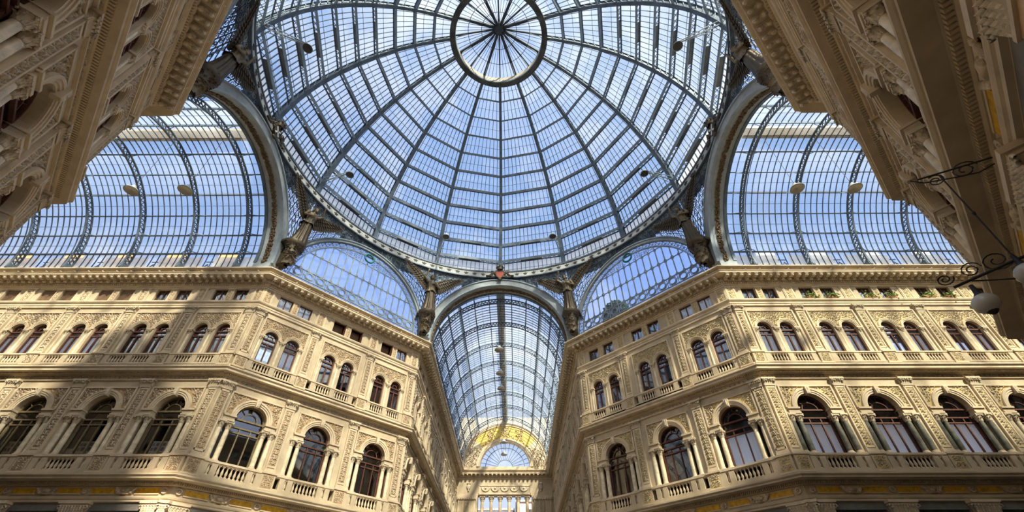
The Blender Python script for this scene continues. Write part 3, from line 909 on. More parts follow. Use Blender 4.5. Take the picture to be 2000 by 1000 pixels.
        for q, x in enumerate((-1.48, 0, 1.48)):
            place(KIT_COL3, 'column', M @ T(u + x, .06, 17.74), 'slim column, %s of %s paired windows %s, %s' % (COLNAMES3[q], o, frm, title), 'column', 'slim columns of the paired windows', ov, s)
        kb = BALK.setdefault(round(h, 2), (balus_low(h), balus_mid(h), mosaic_kit(h)))
        place(kb[0], 'balustrade', M @ T(u, 0, 10.0), 'balustrade under lower window, ' + t, 'balustrade', 'balustrades of the lower storey', ov, s)
        place(kb[1], 'balustrade', M @ T(u, 0, 16.93), 'balustrade under the paired windows, ' + t, 'balustrade', 'balustrades of the upper storey', ov, s)
        place(KIT_AC, 'attic_pier', M @ T(u, 0, 22.34), 'carved pier between attic windows, ' + t, 'pier', 'carved attic piers', ov, s)
        place(kb[2], 'mosaic_band', M @ T(u, 0, 8.83), 'pair of yellow mosaic strips, ' + t, 'mosaic', 'yellow mosaic strips', ov, s)
        tag(link('cartouche', KIT_CART.mesh('cartouche', ov), None, M @ T(u, 0, 8.83)), 'carved cartouche amid yellow mosaic, ' + t, 'ornament', 'cartouches on the mosaic band')
        if fine:
            kk = SHOPK.setdefault(round(h, 2), shop_kit(h - .8))
            win(kk, u, 1.1, 0.0, 'shop front window, ' + t, ov)
    return M

BALK = {}; SHOPK = {}

DAX = [.36, 4.66, 9.56, DIAG - .36]
NBW = 6
arm_len = .37 + BAY * NBW + .4

def pink(**k): d = {}; d.update(k); return d
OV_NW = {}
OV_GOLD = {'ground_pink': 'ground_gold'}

def spec_nw(k):
    return [(0, (0, 1), (1, 1), {'wood_red': 'wood_olive'}), (0, (0, 0), (3, 3), {}), (0, (2, 2), (3, 0), {})][k]
def spec_ne(k):
    return [(0, (0, 0), (0, 0), {}), (0, (0, 0), (0, 0), {}), (1, (0, 0), (1, 1), {})][k]
def spec_w(k):
    return (0, (1, 1) if k >= 2 else (0, 0), (2, 2) if k >= 2 else (0, 0), {'wood_red': 'wood_olive'})
def spec_e(k):
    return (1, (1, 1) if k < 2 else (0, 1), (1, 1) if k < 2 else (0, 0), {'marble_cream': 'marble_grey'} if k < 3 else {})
def spec_n(k): return (0, (0, 0), (0, 0), {})

M_NW = facade('northwest', (-B_, A_), (S2, S2), (-S2, S2), DAX, DIAG, MIT, MIT, 'left canted wall', 'l', OV_NW, spec_nw)
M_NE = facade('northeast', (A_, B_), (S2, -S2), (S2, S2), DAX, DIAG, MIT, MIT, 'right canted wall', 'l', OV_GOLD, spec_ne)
M_SE = facade('southeast', (B_, -A_), (-S2, -S2), (S2, -S2), DAX, DIAG, MIT, MIT, 'near right wall', 'l', {}, spec_n)
M_SW = facade('southwest', (-A_, -B_), (-S2, S2), (-S2, -S2), DAX, DIAG, MIT, MIT, 'near left wall', 'l', {}, spec_n)
M_W = facade('west', (-B_ - arm_len, A_), (1, 0), (0, 1), [arm_len - .37 - BAY * (NBW - i) for i in range(NBW + 1)], arm_len, 0, MIT, 'left wing', 'r', {}, spec_w)
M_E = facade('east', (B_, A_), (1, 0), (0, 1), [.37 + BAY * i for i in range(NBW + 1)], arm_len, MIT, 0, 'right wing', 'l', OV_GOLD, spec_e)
NL = N_END - B_
M_NL = facade('north_left', (-A_, B_), (0, 1), (-1, 0), [.37 + BAY * i for i in range(9)], NL, MIT, 0, 'far arcade left wall', 'l', {}, spec_n, simple_from=3, fine=False)
M_NR = facade('north_right', (A_, N_END), (0, -1), (1, 0), [NL - .37 - BAY * (8 - i) for i in range(9)], NL, 0, MIT, 'far arcade right wall', 'r', {}, spec_n, simple_from=3, fine=False)
# walls of the wings facing away from the camera and of the near arm: only masses
facade('west_rear', (-B_, -A_), (-1, 0), (0, -1), [.37 + BAY * i for i in range(NBW + 1)], arm_len, MIT, 0, 'left wing rear wall', 'l', {}, spec_n, detail=False)
facade('east_rear', (B_ + arm_len, -A_), (-1, 0), (0, -1), [.4 + BAY * i for i in range(NBW + 1)], arm_len, 0, MIT, 'right wing rear wall', 'r', {}, spec_n, detail=False)
for nm, sx in (('wall_south_left', -1), ('wall_south_right', 1)):
    b = MB(); b.box(sx * A_ if sx > 0 else -A_ - 6, A_ + 6 if sx > 0 else -A_, -45, -B_, 0, 24.9, 'stone')
    o = link(nm, b.mesh(nm)); o['kind'] = 'structure'
for nm, sx in (('wall_west_end', -1), ('wall_east_end', 1)):
    b = MB(); xa, xb = sorted((sx * (B_ + arm_len), sx * (B_ + arm_len + 1)))
    b.box(xa, xb, -8, 8, 0, 33, 'stone'); o = link(nm, b.mesh(nm)); o['kind'] = 'structure'
b = MB(); b.box(-8, 8, -46, -45, 0, 33, 'stone'); o = link('wall_south', b.mesh('wall')); o['kind'] = 'structure'
b = MB(); b.box(-60, 60, -60, 70, -.3, 0, 'floor_marble'); o = link('floor', b.mesh('floor')); o['kind'] = 'structure'

# unseen mass added behind the near left wall to shade the left wing
b = MB(); q = [(-19.6, -9), (-17.6, -9), (-9.4, -17.2), (-8.4, -19), (-8.4, -44), (-19.6, -44)]
b.add([(x, y, 24.95) for x, y in q] + [(x, y, 37) for x, y in q], [(0, 1, 2, 3, 4, 5), (11, 10, 9, 8, 7, 6)] + [(i, (i + 1) % 6, (i + 1) % 6 + 6, i + 6) for i in range(6)], 'plaster_white')
o = link('wall_southwest_attic', b.mesh('wall')); o['kind'] = 'structure'
#PART2
# ================================================================== IRON AND GLASS
ZS = 25.5                                  # springing height of all arches
I4 = Matrix.Identity(4)
ARM = {'N': Fr((1, 0, 0), (0, 1, 0), (0, 0, 1), (0, 0, 0)), 'W': Fr((0, 1, 0), (-1, 0, 0), (0, 0, 1), (0, 0, 0)), 'E': Fr((0, -1, 0), (1, 0, 0), (0, 0, 1), (0, 0, 0))}

def arcpts(r, a0, a1, n, y): return [(r * cos(a0 + (a1 - a0) * i / n), y, ZS + r * sin(a0 + (a1 - a0) * i / n)) for i in range(n + 1)]

# ---- barrel vaults; X across, Y outward
TRUSS = MB()
TRUSS.ring(0, ZS, 6.82, 6.90, -.07, .07, -.10, pi + .10, 56, 'iron')
TRUSS.ring(0, ZS, 6.33, 6.39, -.075, .075, -.10, pi + .10, 56, 'iron')
nn = 60
for i in range(nn):
    a, b_ = -.10 + (pi + .2) * i / nn, -.10 + (pi + .2) * (i + 1) / nn
    am = (a + b_) / 2
    pts = [(6.40 * cos(a), 6.40 * sin(a)), (6.78 * cos(am), 6.78 * sin(am)), (6.40 * cos(b_), 6.40 * sin(b_))]
    for p, q in ((pts[0], pts[1]), (pts[1], pts[2])):
        TRUSS.beam((p[0], -.02, ZS + p[1]), (q[0], .02, ZS + q[1]), .05, .06, 'iron', (0, 1, 0))
PUR = [9.5, 23.5, 37.5, 51.5, 65.5, 79.5, 100.5, 114.5, 128.5, 142.5, 156.5, 170.5]
TRUSS.beam((6.6, 0, ZS - .7), (6.6, 0, ZS - .2), .26, .5, 'iron', (1, 0, 0)); TRUSS.beam((-6.6, 0, ZS - .7), (-6.6, 0, ZS - .2), .26, .5, 'iron', (1, 0, 0))
for pa in PUR:                              # small spandrel struts where purlins meet the truss
    a = radians(pa)
    for s in (-1, 1):
        TRUSS.beam((6.36 * cos(a), 0, ZS + 6.36 * sin(a)), (6.84 * cos(a), s * .75, ZS + 6.84 * sin(a)), .04, .05, 'iron')

def vault(arm, label, y0, y1, first, title):
    M = ARM[arm]
    root = thing('glass_vault', M @ T(0, y0, ZS), label, 'glass roof', 'glass vaults of the arcades')
    off = (0, -y0, -ZS)
    ys = []; y = first
    while y < y1 - .5: ys.append(y); y += BAY
    for y in ys: part('truss', TRUSS, root, (0, y - y0, -ZS))
    for pa in PUR:
        a = radians(pa); p = MB()
        p.beam((6.88 * cos(a), y0, ZS + 6.88 * sin(a)), (6.88 * cos(a), y1, ZS + 6.88 * sin(a)), .075, .16, 'iron', (cos(a), 0, sin(a)))
        part('purlin', p, root, off)
    edges = [y0] + ys + [y1]
    for i in range(len(edges) - 1):
        e0, e1 = edges[i], edges[i + 1]
        g = MB(); n = 44
        A0, A1 = -.10, pi + .10
        for j in range(n):
            a, b_ = A0 + (A1 - A0) * j / n, A0 + (A1 - A0) * (j + 1) / n
            am = (a + b_) / 2
            hz = am < radians(9.5) or am > radians(170.5)
            ym = (e0 + e1) / 2 + .55
            for f0, f1 in (((e0, ym - .45), (ym + .45, e1)) if hz and e1 - e0 > 3 else ((e0, e1),)):
                g.add([(7.0 * cos(a), f0, ZS + 7.0 * sin(a)), (7.0 * cos(b_), f0, ZS + 7.0 * sin(b_)), (7.0 * cos(b_), f1, ZS + 7.0 * sin(b_)), (7.0 * cos(a), f1, ZS + 7.0 * sin(a))], [(0, 1, 2, 3)], 'glass_hazy' if hz else 'glass_roof')
        go = part('glass_panel', g, root, off)
        bars = MB(); k = max(2, int(round((e1 - e0) / .49)))
        for q in range(1, k):
            y = e0 + (e1 - e0) * q / k
            bars.ring(0, ZS, 6.94, 7.01, y - .022, y + .022, A0, A1, 40, 'iron')
        for pa in PUR[:-1]:
            a = radians(pa + 7 + (3.5 if abs(pa - 79.5) < .1 else 0))
            bars.beam((6.98 * cos(a), e0, ZS + 6.98 * sin(a)), (6.98 * cos(a), e1, ZS + 6.98 * sin(a)), .022, .022, 'iron')
        link('glazing_bars', bars.mesh('glazing_bars'), go)
        if e1 - e0 > 3:                     # opened hatch low on both sides
            for s in (-1, 1):
                h = MB(); ym = (e0 + e1) / 2 + .55; x = s * 7.05
                for yy in (ym - .45, ym + .45): h.beam((x, yy, ZS - .5), (x + s * .55, yy, ZS + .75), .06, .06, 'wood_olive')
                for zz in (-.45, .2, .75): h.beam((x + s * .3, ym - .45, ZS + zz), (x + s * .3, ym + .45, ZS + zz), .05, .06, 'wood_olive')
                h.beam((x, ym - .45, ZS - .45), (x + s * .5, ym + .45, ZS + .7), .05, .05, 'wood_olive')
                h.beam((x + s * 1.5, ym - .8, ZS + 1.3), (x + s * 1.5, ym + .8, ZS + 1.3), .04, 3.0, {'W': 'plaster_orange'}.get(arm, 'plaster_white'))
                part('hatch', h, root, off)
    wk = MB()
    wk.beam((0, y0 + 1, ZS + 7.55), (0, y1, ZS + 7.55), .85, .08, 'wood_olive')
    for s in (-1, 1): wk.beam((s * .42, y0 + 1, ZS + 7.5), (s * .42, y1, ZS + 7.5), .08, .22, 'wood_olive')
    part('walkway', wk, root, off)
    for pa in (52, 128):
        a = radians(pa); w = MB()
        w.beam((7.35 * cos(a), y0, ZS + 7.35 * sin(a)), (7.35 * cos(a), y1, ZS + 7.35 * sin(a)), .16, .30, 'iron_light', (cos(a), 0, sin(a)))
        part('outer_rail', w, root, off)
    return root

VY0 = B_ + .9
vault('W', 'barrel vault of iron trusses and glass over the left wing', VY0, B_ + arm_len, B_ + 2.57, 'left wing')
vault('E', 'barrel vault of iron trusses and glass over the right wing', VY0, B_ + arm_len, B_ + 2.57, 'right wing')
vault('N', 'long barrel vault of iron and glass over the far arcade', VY0, N_END, B_ + 2.57, 'far arcade')

# ---- spiral scrollwork
def spiral(mb, c, u, v, r, tr, m, turns=1.5, n=15, ph=0.0, sgn=1):
    pts = []
    for i in range(n + 1):
        t = i / n
        a = ph + sgn * 2 * pi * turns * t; rr = r * (1 - .78 * t)
        pts.append(c + u * (rr * cos(a)) + v * (rr * sin(a)))
    mb.tube(pts, tr, m, 3, smooth=False)

# ---- the eight great arches
FACES = []
for f in range(8):
    az = radians(45 * f)
    n = Vector((sin(az), cos(az), 0)); ex = Vector((cos(az), -sin(az), 0))
    diag = f % 2 == 1
    d = (A_ + B_) * S2 if diag else B_
    FACES.append((n, ex, d, DIAG / 2 if diag else A_, 7.08 if diag else 7.45, diag))
FN = {0: 'far arcade', 1: 'right canted wall', 2: 'right wing', 3: 'near right wall', 5: 'near left wall', 6: 'left wing', 7: 'left canted wall'}

def arch(f):
    n, ex, d, hw, R, diag = FACES[f]
    M = Fr(ex, n, (0, 0, 1), n * d) @ T(0, 0, ZS)
    if diag: lab = 'grey iron arch framing the filigree lunette above the ' + FN[f]
    else: lab = 'large iron arch with soffit garland where the %s vault meets the dome' % FN[f]
    root = thing('arch', M, lab, 'arch', 'great arches under the dome')
    r0 = R - (.36 if diag else .80)
    face = MB(); face.ring(0, 0, r0 + .10, R - .08, -.10, .10, 0, pi, 64, 'lead_band')
    part('face_band', face, root)
    rim = MB()
    rim.ring(0, 0, R - .10, R, -.22, .10, 0, pi, 64, 'iron_light'); rim.ring(0, 0, r0, r0 + .10, -.16, .10, 0, pi, 64, 'iron_light')
    rim.ring(0, 0, R - .02, R + .06, -.12, .05, 0, pi, 64, 'iron_dark')
    part('rim', rim, root)
    if not diag:
        so = MB(); so.ring(0, 0, r0 - .02, r0 + .06, .10, 1.30, 0, pi, 64, 'lead_band')
        so.ring(0, 0, r0 - .10, r0 + .1, 1.1, 1.35, 0, pi, 64, 'iron')
        for s in (-1, 1): so.box(s * (r0 + .3) - .35, s * (r0 + .3) + .35, .0, 1.3, -.72, .05, 'lead_band')
        part('soffit', so, root)
        g = MB(); rng = random.Random(f)
        for i in range(200):
            a = pi * (i + .5) / 200
            for q in range(4):
                rr = r0 - .05 - rng.uniform(0, .06); aa = a + rng.uniform(-.01, .01)
                g.blob((rr * cos(aa), .55 + rng.uniform(-.15, .15), rr * sin(aa)), (rng.uniform(.07, .12), rng.uniform(.06, .11), rng.uniform(.07, .12)), 'garland', 5, 3)
        part('garland', g, root)
    return root
for f in (0, 1, 2, 3, 5, 6, 7): arch(f)

# ---- lunettes over the canted walls
def lunette(f, detail):
    n, ex, d, hw, R, diag = FACES[f]
    M = Fr(ex, n, (0, 0, 1), n * d) @ T(0, 0, ZS)
    root = thing('lunette', M, 'half round glazed lunette with slender bars above the ' + FN[f], 'window', 'lunettes over the canted walls')
    Rg = 6.72
    g = MB(); g.add([(Rg * cos(pi * k / 48), .12, Rg * sin(pi * k / 48)) for k in range(49)] + [(-Rg, .12, -.65), (Rg, .12, -.65)], [tuple(range(51))], 'glass_blue')
    part('glass', g, root)
    if not detail: return
    lace = MB(); X, Z = Vector((1, 0, 0)), Vector((0, 0, 1))
    for r in (6.12, 6.20, 6.68): lace.ring(0, 0, r - .025, r + .025, .0, .08, 0, pi, 60, 'iron_mid')
    N = 58
    for i in range(N):
        a = pi * (i + .5) / N
        c = Vector((6.44 * cos(a), .03, 6.44 * sin(a)))
        spiral(lace, c, X, Z, .21, .032, 'iron_mid', 1.3, 12, a, 1 if i % 2 else -1)
        lace.beam((6.2 * cos(pi * i / N), .03, 6.2 * sin(pi * i / N)), (6.68 * cos(pi * i / N), .03, 6.68 * sin(pi * i / N)), .03, .04, 'iron_mid', (0, 1, 0))
    part('lace_border', lace, root)
    ztop = 5.15
    K = 18; w = 12.2 / K
    for k in range(1, K):
        x = -6.1 + w * k
        zt = min(sqrt(6.12 ** 2 - x * x), ztop + .2)
        b = MB(); b.box(x - .045, x + .045, .03, .10, 1.36, zt, 'iron_mid'); part('glazing_bar', b, root)
    tr = MB()
    zc = 3.30
    xe = sqrt(6.12 ** 2 - zc ** 2)
    tr.box(-xe, xe, .03, .10, zc - .03, zc + .03, 'iron_mid')
    for k in range(K):
        xm = -6.1 + w * (k + .5)
        for zz, up in ((zc, 1), (zc, -1), (ztop, -1), (1.36, 1)):
            if hypot(xm, zz) > 6.0: continue
            # rounded corners of each pane
            for s in (-1, 1):
                tr.beam((xm + s * w * .5, .06, zz + up * .26), (xm + s * w * .28, .06, zz + up * .05), .05, .05, 'iron_mid', (0, 1, 0))
    for k in range(1, K):
        x = -6.1 + w * k
        if hypot(x, zc) < 6.1: tr.blob((x, .04, zc), (.09, .06, .11), 'iron_mid', 6, 4)
    xt = sqrt(6.12 ** 2 - ztop ** 2)
    tr.box(-xt, xt, .03, .10, ztop - .03, ztop + .03, 'iron_mid')
    part('transom', tr, root)
    up = MB()
    z = ztop + .25
    while z < 6.0:
        xm = sqrt(max(0, 6.05 ** 2 - z * z)); k = int(xm / .24)
        for i in range(-k, k + 1):
            if hypot(i * .24, z - 5.88) < .60: continue
            if abs(i * .24) < xm: spiral(up, Vector((i * .24, .05, z)), X, Z, .13, .024, 'iron_mid', 1.2, 9, i * .7, 1 if i % 2 else -1)
        z += .24
    part('upper_filigree', up, root)
    band = MB()
    for z in (.42, 1.36): band.box(-6.05, 6.05, .0, .10, z - .04, z + .04, 'iron_mid')
    band.box(-6.7, 6.7, -.02, .12, -.70, -.52, 'iron_mid')
    rng = random.Random(5)
    for i in range(-26, 27):
        for zz in (.15, -.2):
            if abs(i * .245) < 6.3: spiral(band, Vector((i * .245, .04, zz)), X, Z, .13, .026, 'iron_mid', 1.2, 9, i * .9, 1 if i % 2 else -1)
    part('bottom_band', band, root)
    for i in range(12):
        x = -5.5 + i
        r = MB(); r.ring(x, .89, .26, .34, -.02, .08, 0, 2 * pi, 20, 'iron_mid'); r.ring(x, .89, .38, .42, .0, .06, 0, 2 * pi, 20, 'iron_mid')
        for q in range(8):
            a = q * pi / 4; r.blob((x + .43 * cos(a), .03, .89 + .43 * sin(a)), (.06, .04, .06), 'iron_mid', 5, 3)
        r.box(x + .48, x + .52, .0, .08, .45, 1.35, 'iron_mid')
        part('rosette', r, root)
    wr = MB()
    for i in range(40):
        a = 2 * pi * i / 40
        wr.blob((.46 * cos(a), -.06, .46 * sin(a)), (.10, .10, .10), 'wreath', 6, 4)
    o = link('wreath', wr.mesh('wreath'), None, M @ T(0, -.05, 5.88))
    tag(o, 'green metal wreath hung near the top of the lunette above the ' + FN[f], 'wreath', 'wreaths on the lunettes')
lunette(7, True); lunette(1, True); lunette(3, False); lunette(5, False)

# ---- spandrels between the arches and the dome ring
RING_R, RING_Z0, RING_Z1 = 17.55, 33.25, 34.15
def on_face(f, x, z=None, out=0.0):
    n, ex, d, hw, R, diag = FACES[f]
    p = n * (d + out) + ex * x
    return Vector((p.x, p.y, z if z is not None else 0))
def patch(f, x, s):
    n, ex, d, hw, R, diag = FACES[f]
    bz = ZS + sqrt(max(0, R * R - x * x))
    Bp = on_face(f, x, bz)
    a = atan2(Bp.x, Bp.y)
    rr = max(RING_R + .12, 0)
    Tp = Vector((rr * sin(a), rr * cos(a), RING_Z0 + .03))
    return Bp.lerp(Tp, s), (Tp - Bp).length
VN = {7: 'far arcade and left canted wall', 0: 'far arcade and right canted wall', 6: 'left wing and left canted wall', 1: 'right canted wall and right wing', 5: 'left wing and near left wall', 2: 'right wing and near right wall'}
def spandrel(f):
    g = (f + 1) % 8
    v = on_face(f, FACES[f][3], ZS)
    root = thing('spandrel', T(*v), 'pierced iron scrollwork filling the corner between the ' + VN[f], 'spandrel', 'iron spandrels under the dome ring')
    lat = MB(); scr = MB(); back = MB()
    for face, s in ((f, 1), (g, -1)):
        hw = FACES[face][3]; N = 13
        for i in range(N):
            x0 = s * hw * i / N; x1 = s * hw * (i + 1) / N
            xm = (x0 + x1) / 2
            _, H = patch(face, xm, 0)
            # solid top strip
            sb = max(0.0, 1 - 1.15 / H) if H > 1.3 else 0.0
            q = [patch(face, x0, sb)[0], patch(face, x1, sb)[0], patch(face, x1, 1)[0], patch(face, x0, 1)[0]]
            nn_ = FACES[face][0] * .12
            back.add([p + nn_ for p in q], [(0, 1, 2, 3)], 'iron')
            k = max(1, int(round(H / .56)))
            for j in range(k):
                t = (j + .5) / k
                c, _ = patch(face, xm, t)
                u = (patch(face, x1, t)[0] - patch(face, x0, t)[0]).normalized()
                w = (patch(face, xm, min(1, t + .02))[0] - patch(face, xm, max(0, t - .02))[0]).normalized()
                r = min(.26, H / k * .48)
                spiral(scr, c, u, w, r, .028, 'iron_light' if t > .55 else 'iron', 1.6, 15, (i * 1.3 + j), 1 if (i + j) % 2 else -1)
                if t < .9 and H > 1.2:
                    a_, b_ = patch(face, x0, (j + 1) / k)[0], patch(face, x1, (j + 1) / k)[0]
                    lat.beam(a_, b_, .05, .05, 'iron')
            if H > .8 and i > 0:
                a_, b_ = patch(face, x0, 0)[0], patch(face, x0, 1)[0]
                lat.beam(a_, b_, .06, .06, 'iron')
    off = tuple(-v)
    part('lattice', lat, root, off); part('scroll_lattice', scr, root, off); part('backing', back, root, off)
for f in (0, 1, 2, 5, 6, 7): spandrel(f)

# ---- star band
def azband(mb, prof, a0, a1, n, m):
    k = len(prof); V = []
    for i in range(n + 1):
        a = a0 + (a1 - a0) * i / n
        V += [(r * sin(a), r * cos(a), z) for r, z in prof]
    F = []
    for i in range(n):
        for j in range(k):
            j2 = (j + 1) % k
            F.append((i * k + j, i * k + j2, (i + 1) * k + j2, (i + 1) * k + j))
    mb.add(V, F, m)
STAR = MB()
sp = []
for i in range(10):
    a = pi / 2 + i * pi / 5; r = .25 if i % 2 == 0 else .105
    sp.append((r * cos(a), r * sin(a)))
STAR.prism(sp, -.05, .02, 'star_metal')
SN = {0: 'above the far arcade arch', 1: 'above the right lunette', 2: 'above the right wing arch', 3: 'above the near right wall', 4: 'nearest overhead', 5: 'above the near left wall', 6: 'above the left wing arch', 7: 'above the left lunette'}
for f in range(8):
    az = radians(45 * f)
    c = Vector((RING_R * sin(az), RING_R * cos(az), RING_Z0))
    root = thing('star_frieze', T(*c), 'pale dome ring segment studded with dark stars, ' + SN[f], 'frieze', 'star friezes of the dome ring')
    b = MB()
    azband(b, [(17.50, RING_Z0), (17.62, RING_Z1), (18.05, RING_Z1), (18.05, RING_Z0)], az - pi / 8, az + pi / 8, 14, 'star_band')
    azband(b, [(17.44, RING_Z0 - .06), (17.44, RING_Z0 + .06), (17.7, RING_Z0 + .06), (17.7, RING_Z0 - .06)], az - pi / 8, az + pi / 8, 14, 'iron')
    azband(b, [(17.52, RING_Z1 - .04), (17.52, RING_Z1 + .10), (18.1, RING_Z1 + .10), (18.1, RING_Z1 - .04)], az - pi / 8, az + pi / 8, 14, 'iron')
    part('band', b, root, tuple(-c))
    if f in (3, 4, 5): continue
    for k in range(15):
        if f % 2 == 0 and abs(k - 7) < 2: continue
        a = az + radians((k - 7) * 3)
        M_ = Fr((cos(a), -sin(a), 0), (sin(a), cos(a), 0), (0, 0, 1), (17.55 * sin(a), 17.55 * cos(a), RING_Z0 + .46))
        o = link('star', STAR.mesh('star'), root, T(*(-c)) @ M_)

# ---- dome
DA, DB, DZ = 17.9, 19.1, 33.0
TL = [radians(3.2)] + [radians(8.4 + 6.62 * k) for k in range(10)] + [radians(74.2)]
def dpt(t, az, off=0.0):
    nr, nz = cos(t) / DA, sin(t) / DB; L = hypot(nr, nz); nr /= L; nz /= L
    r = DA * cos(t) + off * nr; z = DZ + DB * sin(t) + off * nz
    return Vector((r * sin(az), r * cos(az), z))
def dnrm(t, az): return (dpt(t, az, 1) - dpt(t, az, 0)).normalized()
dome = thing('glass_dome', T(0, 0, 34.2), 'huge glazed dome of sixteen iron ribs and ring girders over the crossing', 'dome')
doff = (0, 0, -34.2)
for k in range(16):
    az = radians(22.5 * k); r = MB()
    ts = [radians(2.5 + (75 - 2.5) * i / 30) for i in range(31)]
    for a, b_ in zip(ts[:-1], ts[1:]):
        up = dnrm((a + b_) / 2, az)
        r.beam(dpt(a, az, -.04), dpt(b_, az, -.04), .40 - .10 * a, .08, 'iron', up)
        r.beam(dpt(a, az, .26), dpt(b_, az, .26), .09, .52, 'iron', up)
        r.beam(dpt(a, az, .54), dpt(b_, az, .54), .30, .07, 'iron', up)
        side = up.cross((dpt(b_, az) - dpt(a, az)).normalized())
        for s in (-1, 1): r.beam(dpt(a, az, .02) + side * s * .10, dpt(b_, az, .50) + side * s * .10, .03, .05, 'iron_light', up)
    part('rib', r, dome, doff)
for li, t in enumerate(TL[1:-1]):
    p = MB()
    for k in range(16):
        a0, a1 = radians(22.5 * k), radians(22.5 * (k + 1))
        up = dnrm(t, (a0 + a1) / 2)
        P0, P1 = dpt(t, a0), dpt(t, a1); Q0, Q1 = dpt(t, a0, .5), dpt(t, a1, .5)
        p.beam(P0, P1, .31 - .019 * li, .07, 'iron_mid', up); p.beam(Q0, Q1, .14, .07, 'iron', up)
        L3 = lambda s: P0.lerp(P1, s)
        U3 = lambda s: Q0.lerp(Q1, s)
        if li < 7:
            p.beam(L3(.33).lerp(U3(.33), .5), L3(.67).lerp(U3(.67), .5), .05, .44, 'iron_plate', up)
            for s0, s1 in ((.02, .33), (.67, .98)):
                nn = 4
                for q in range(nn):
                    a, b_ = s0 + (s1 - s0) * q / nn, s0 + (s1 - s0) * (q + 1) / nn
                    p.beam(L3(a), U3(b_), .03, .04, 'iron', up); p.beam(U3(a), L3(b_), .03, .04, 'iron', up)
        else:
            p.beam(L3(0).lerp(U3(0), .5), L3(1).lerp(U3(1), .5), .04, .44, 'iron', up)
    part('ring_girder', p, dome, doff)
for k in range(16):
    a0, a1 = radians(22.5 * k), radians(22.5 * (k + 1))
    g = MB(); bars = MB()
    up0 = None
    for i in range(len(TL) - 1):
        t0, t1 = TL[i], TL[i + 1]
        q = [dpt(t0, a0, .62), dpt(t0, a1, .62), dpt(t1, a1, .62), dpt(t1, a0, .62)]
        g.add(q, [(0, 1, 2, 3)], 'glass_hazy' if i == 0 else 'glass_roof')
        wid = ((q[0] - q[1]).length + (q[2] - q[3]).length) / 2
        nb = max(2, int(round(wid / .47)))
        up = dnrm((t0 + t1) / 2, (a0 + a1) / 2)
        b0, b1, c0, c1 = dpt(t0, a0, .56), dpt(t0, a1, .56), dpt(t1, a0, .56), dpt(t1, a1, .56)
        for j in range(1, nb):
            s = j / nb
            bars.beam(b0.lerp(b1, s), c0.lerp(c1, s), .052, .09, 'iron', up)
        bars.beam(b0.lerp(c0, .5), b1.lerp(c1, .5), .035, .04, 'iron_light', up)
    go = part('glass_segment', g, dome, doff)
    link('glazing_bars', bars.mesh('glazing_bars'), go)
curb = MB(); azband(curb, [(17.75, 34.1), (17.75, 34.35), (18.4, 34.35), (18.4, 34.1)], 0, 2 * pi, 96, 'iron_light')
part('curb', curb, dome, doff)

# ---- lantern
lan = thing('lantern', T(0, 0, 51.2), 'round lantern with spoked glass roof at the top of the dome', 'lantern')
loff = (0, 0, -51.2)
r = MB(); azband(r, [(4.52, 51.0), (4.52, 51.25), (5.10, 51.25), (5.10, 51.0)], 0, 2 * pi, 64, 'iron_plate')
azband(r, [(4.52, 51.25), (4.52, 51.5), (4.62, 51.5), (4.62, 51.25)], 0, 2 * pi, 64, 'iron_light')
part('ring', r, lan, loff)
c = MB(); azband(c, [(4.60, 51.5), (4.60, 52.25), (4.68, 52.25), (4.68, 51.5)], 0, 2 * pi, 64, 'stone_light')
for i in range(96): c.beam((4.6 * sin(2 * pi * i / 96), 4.6 * cos(2 * pi * i / 96), 51.5), (4.6 * sin(2 * pi * (i + .5) / 96), 4.6 * cos(2 * pi * (i + .5) / 96), 52.25), .03, .03, 'iron_light')
part('curb', c, lan, loff)
def lpt(r, az): return Vector((r * sin(az), r * cos(az), 52.3 + (4.7 - r) / 4.2 * 1.6))
for k in range(16):
    az = radians(22.5 * k); b = MB(); w = .27 if k % 2 else .15
    b.beam(lpt(4.7, az), lpt(.35, az), w, .28 if k % 2 else .16, 'iron_dark')
    b.tube([Vector((4.6 * sin(az), 4.6 * cos(az), 51.3)), Vector((4.3 * sin(az), 4.3 * cos(az), 52.0)), Vector((3.3 * sin(az), 3.3 * cos(az), 52.6))], .05, 'iron_light', 4)
    part('rib', b, lan, loff)
g = MB(); bars = MB()
for i in range(64):
    a, b_ = 2 * pi * i / 64, 2 * pi * (i + 1) / 64
    g.add([lpt(4.7, a) + Vector((0, 0, .15)), lpt(4.7, b_) + Vector((0, 0, .15)), lpt(.3, b_) + Vector((0, 0, .15)), lpt(.3, a) + Vector((0, 0, .15))], [(0, 1, 2, 3)], 'glass_roof')
    if i % 4: bars.beam(lpt(4.7, a), lpt(.5, a), .04, .05, 'iron_dark')
for rr in (1.9, 3.3): bars.tube([lpt(rr, 2 * pi * i / 48) for i in range(48)], .03, 'iron_dark', 4, True)
go = part('glass_cone', g, lan, loff); link('glazing_bars', bars.mesh('glazing_bars'), go)
h = MB(); h.lathe([(0, 53.35), (.25, 53.4), (.5, 53.6), (.62, 53.9), (.5, 54.1), (0, 54.2)], 16, 'iron_dark'); part('hub', h, lan, loff)

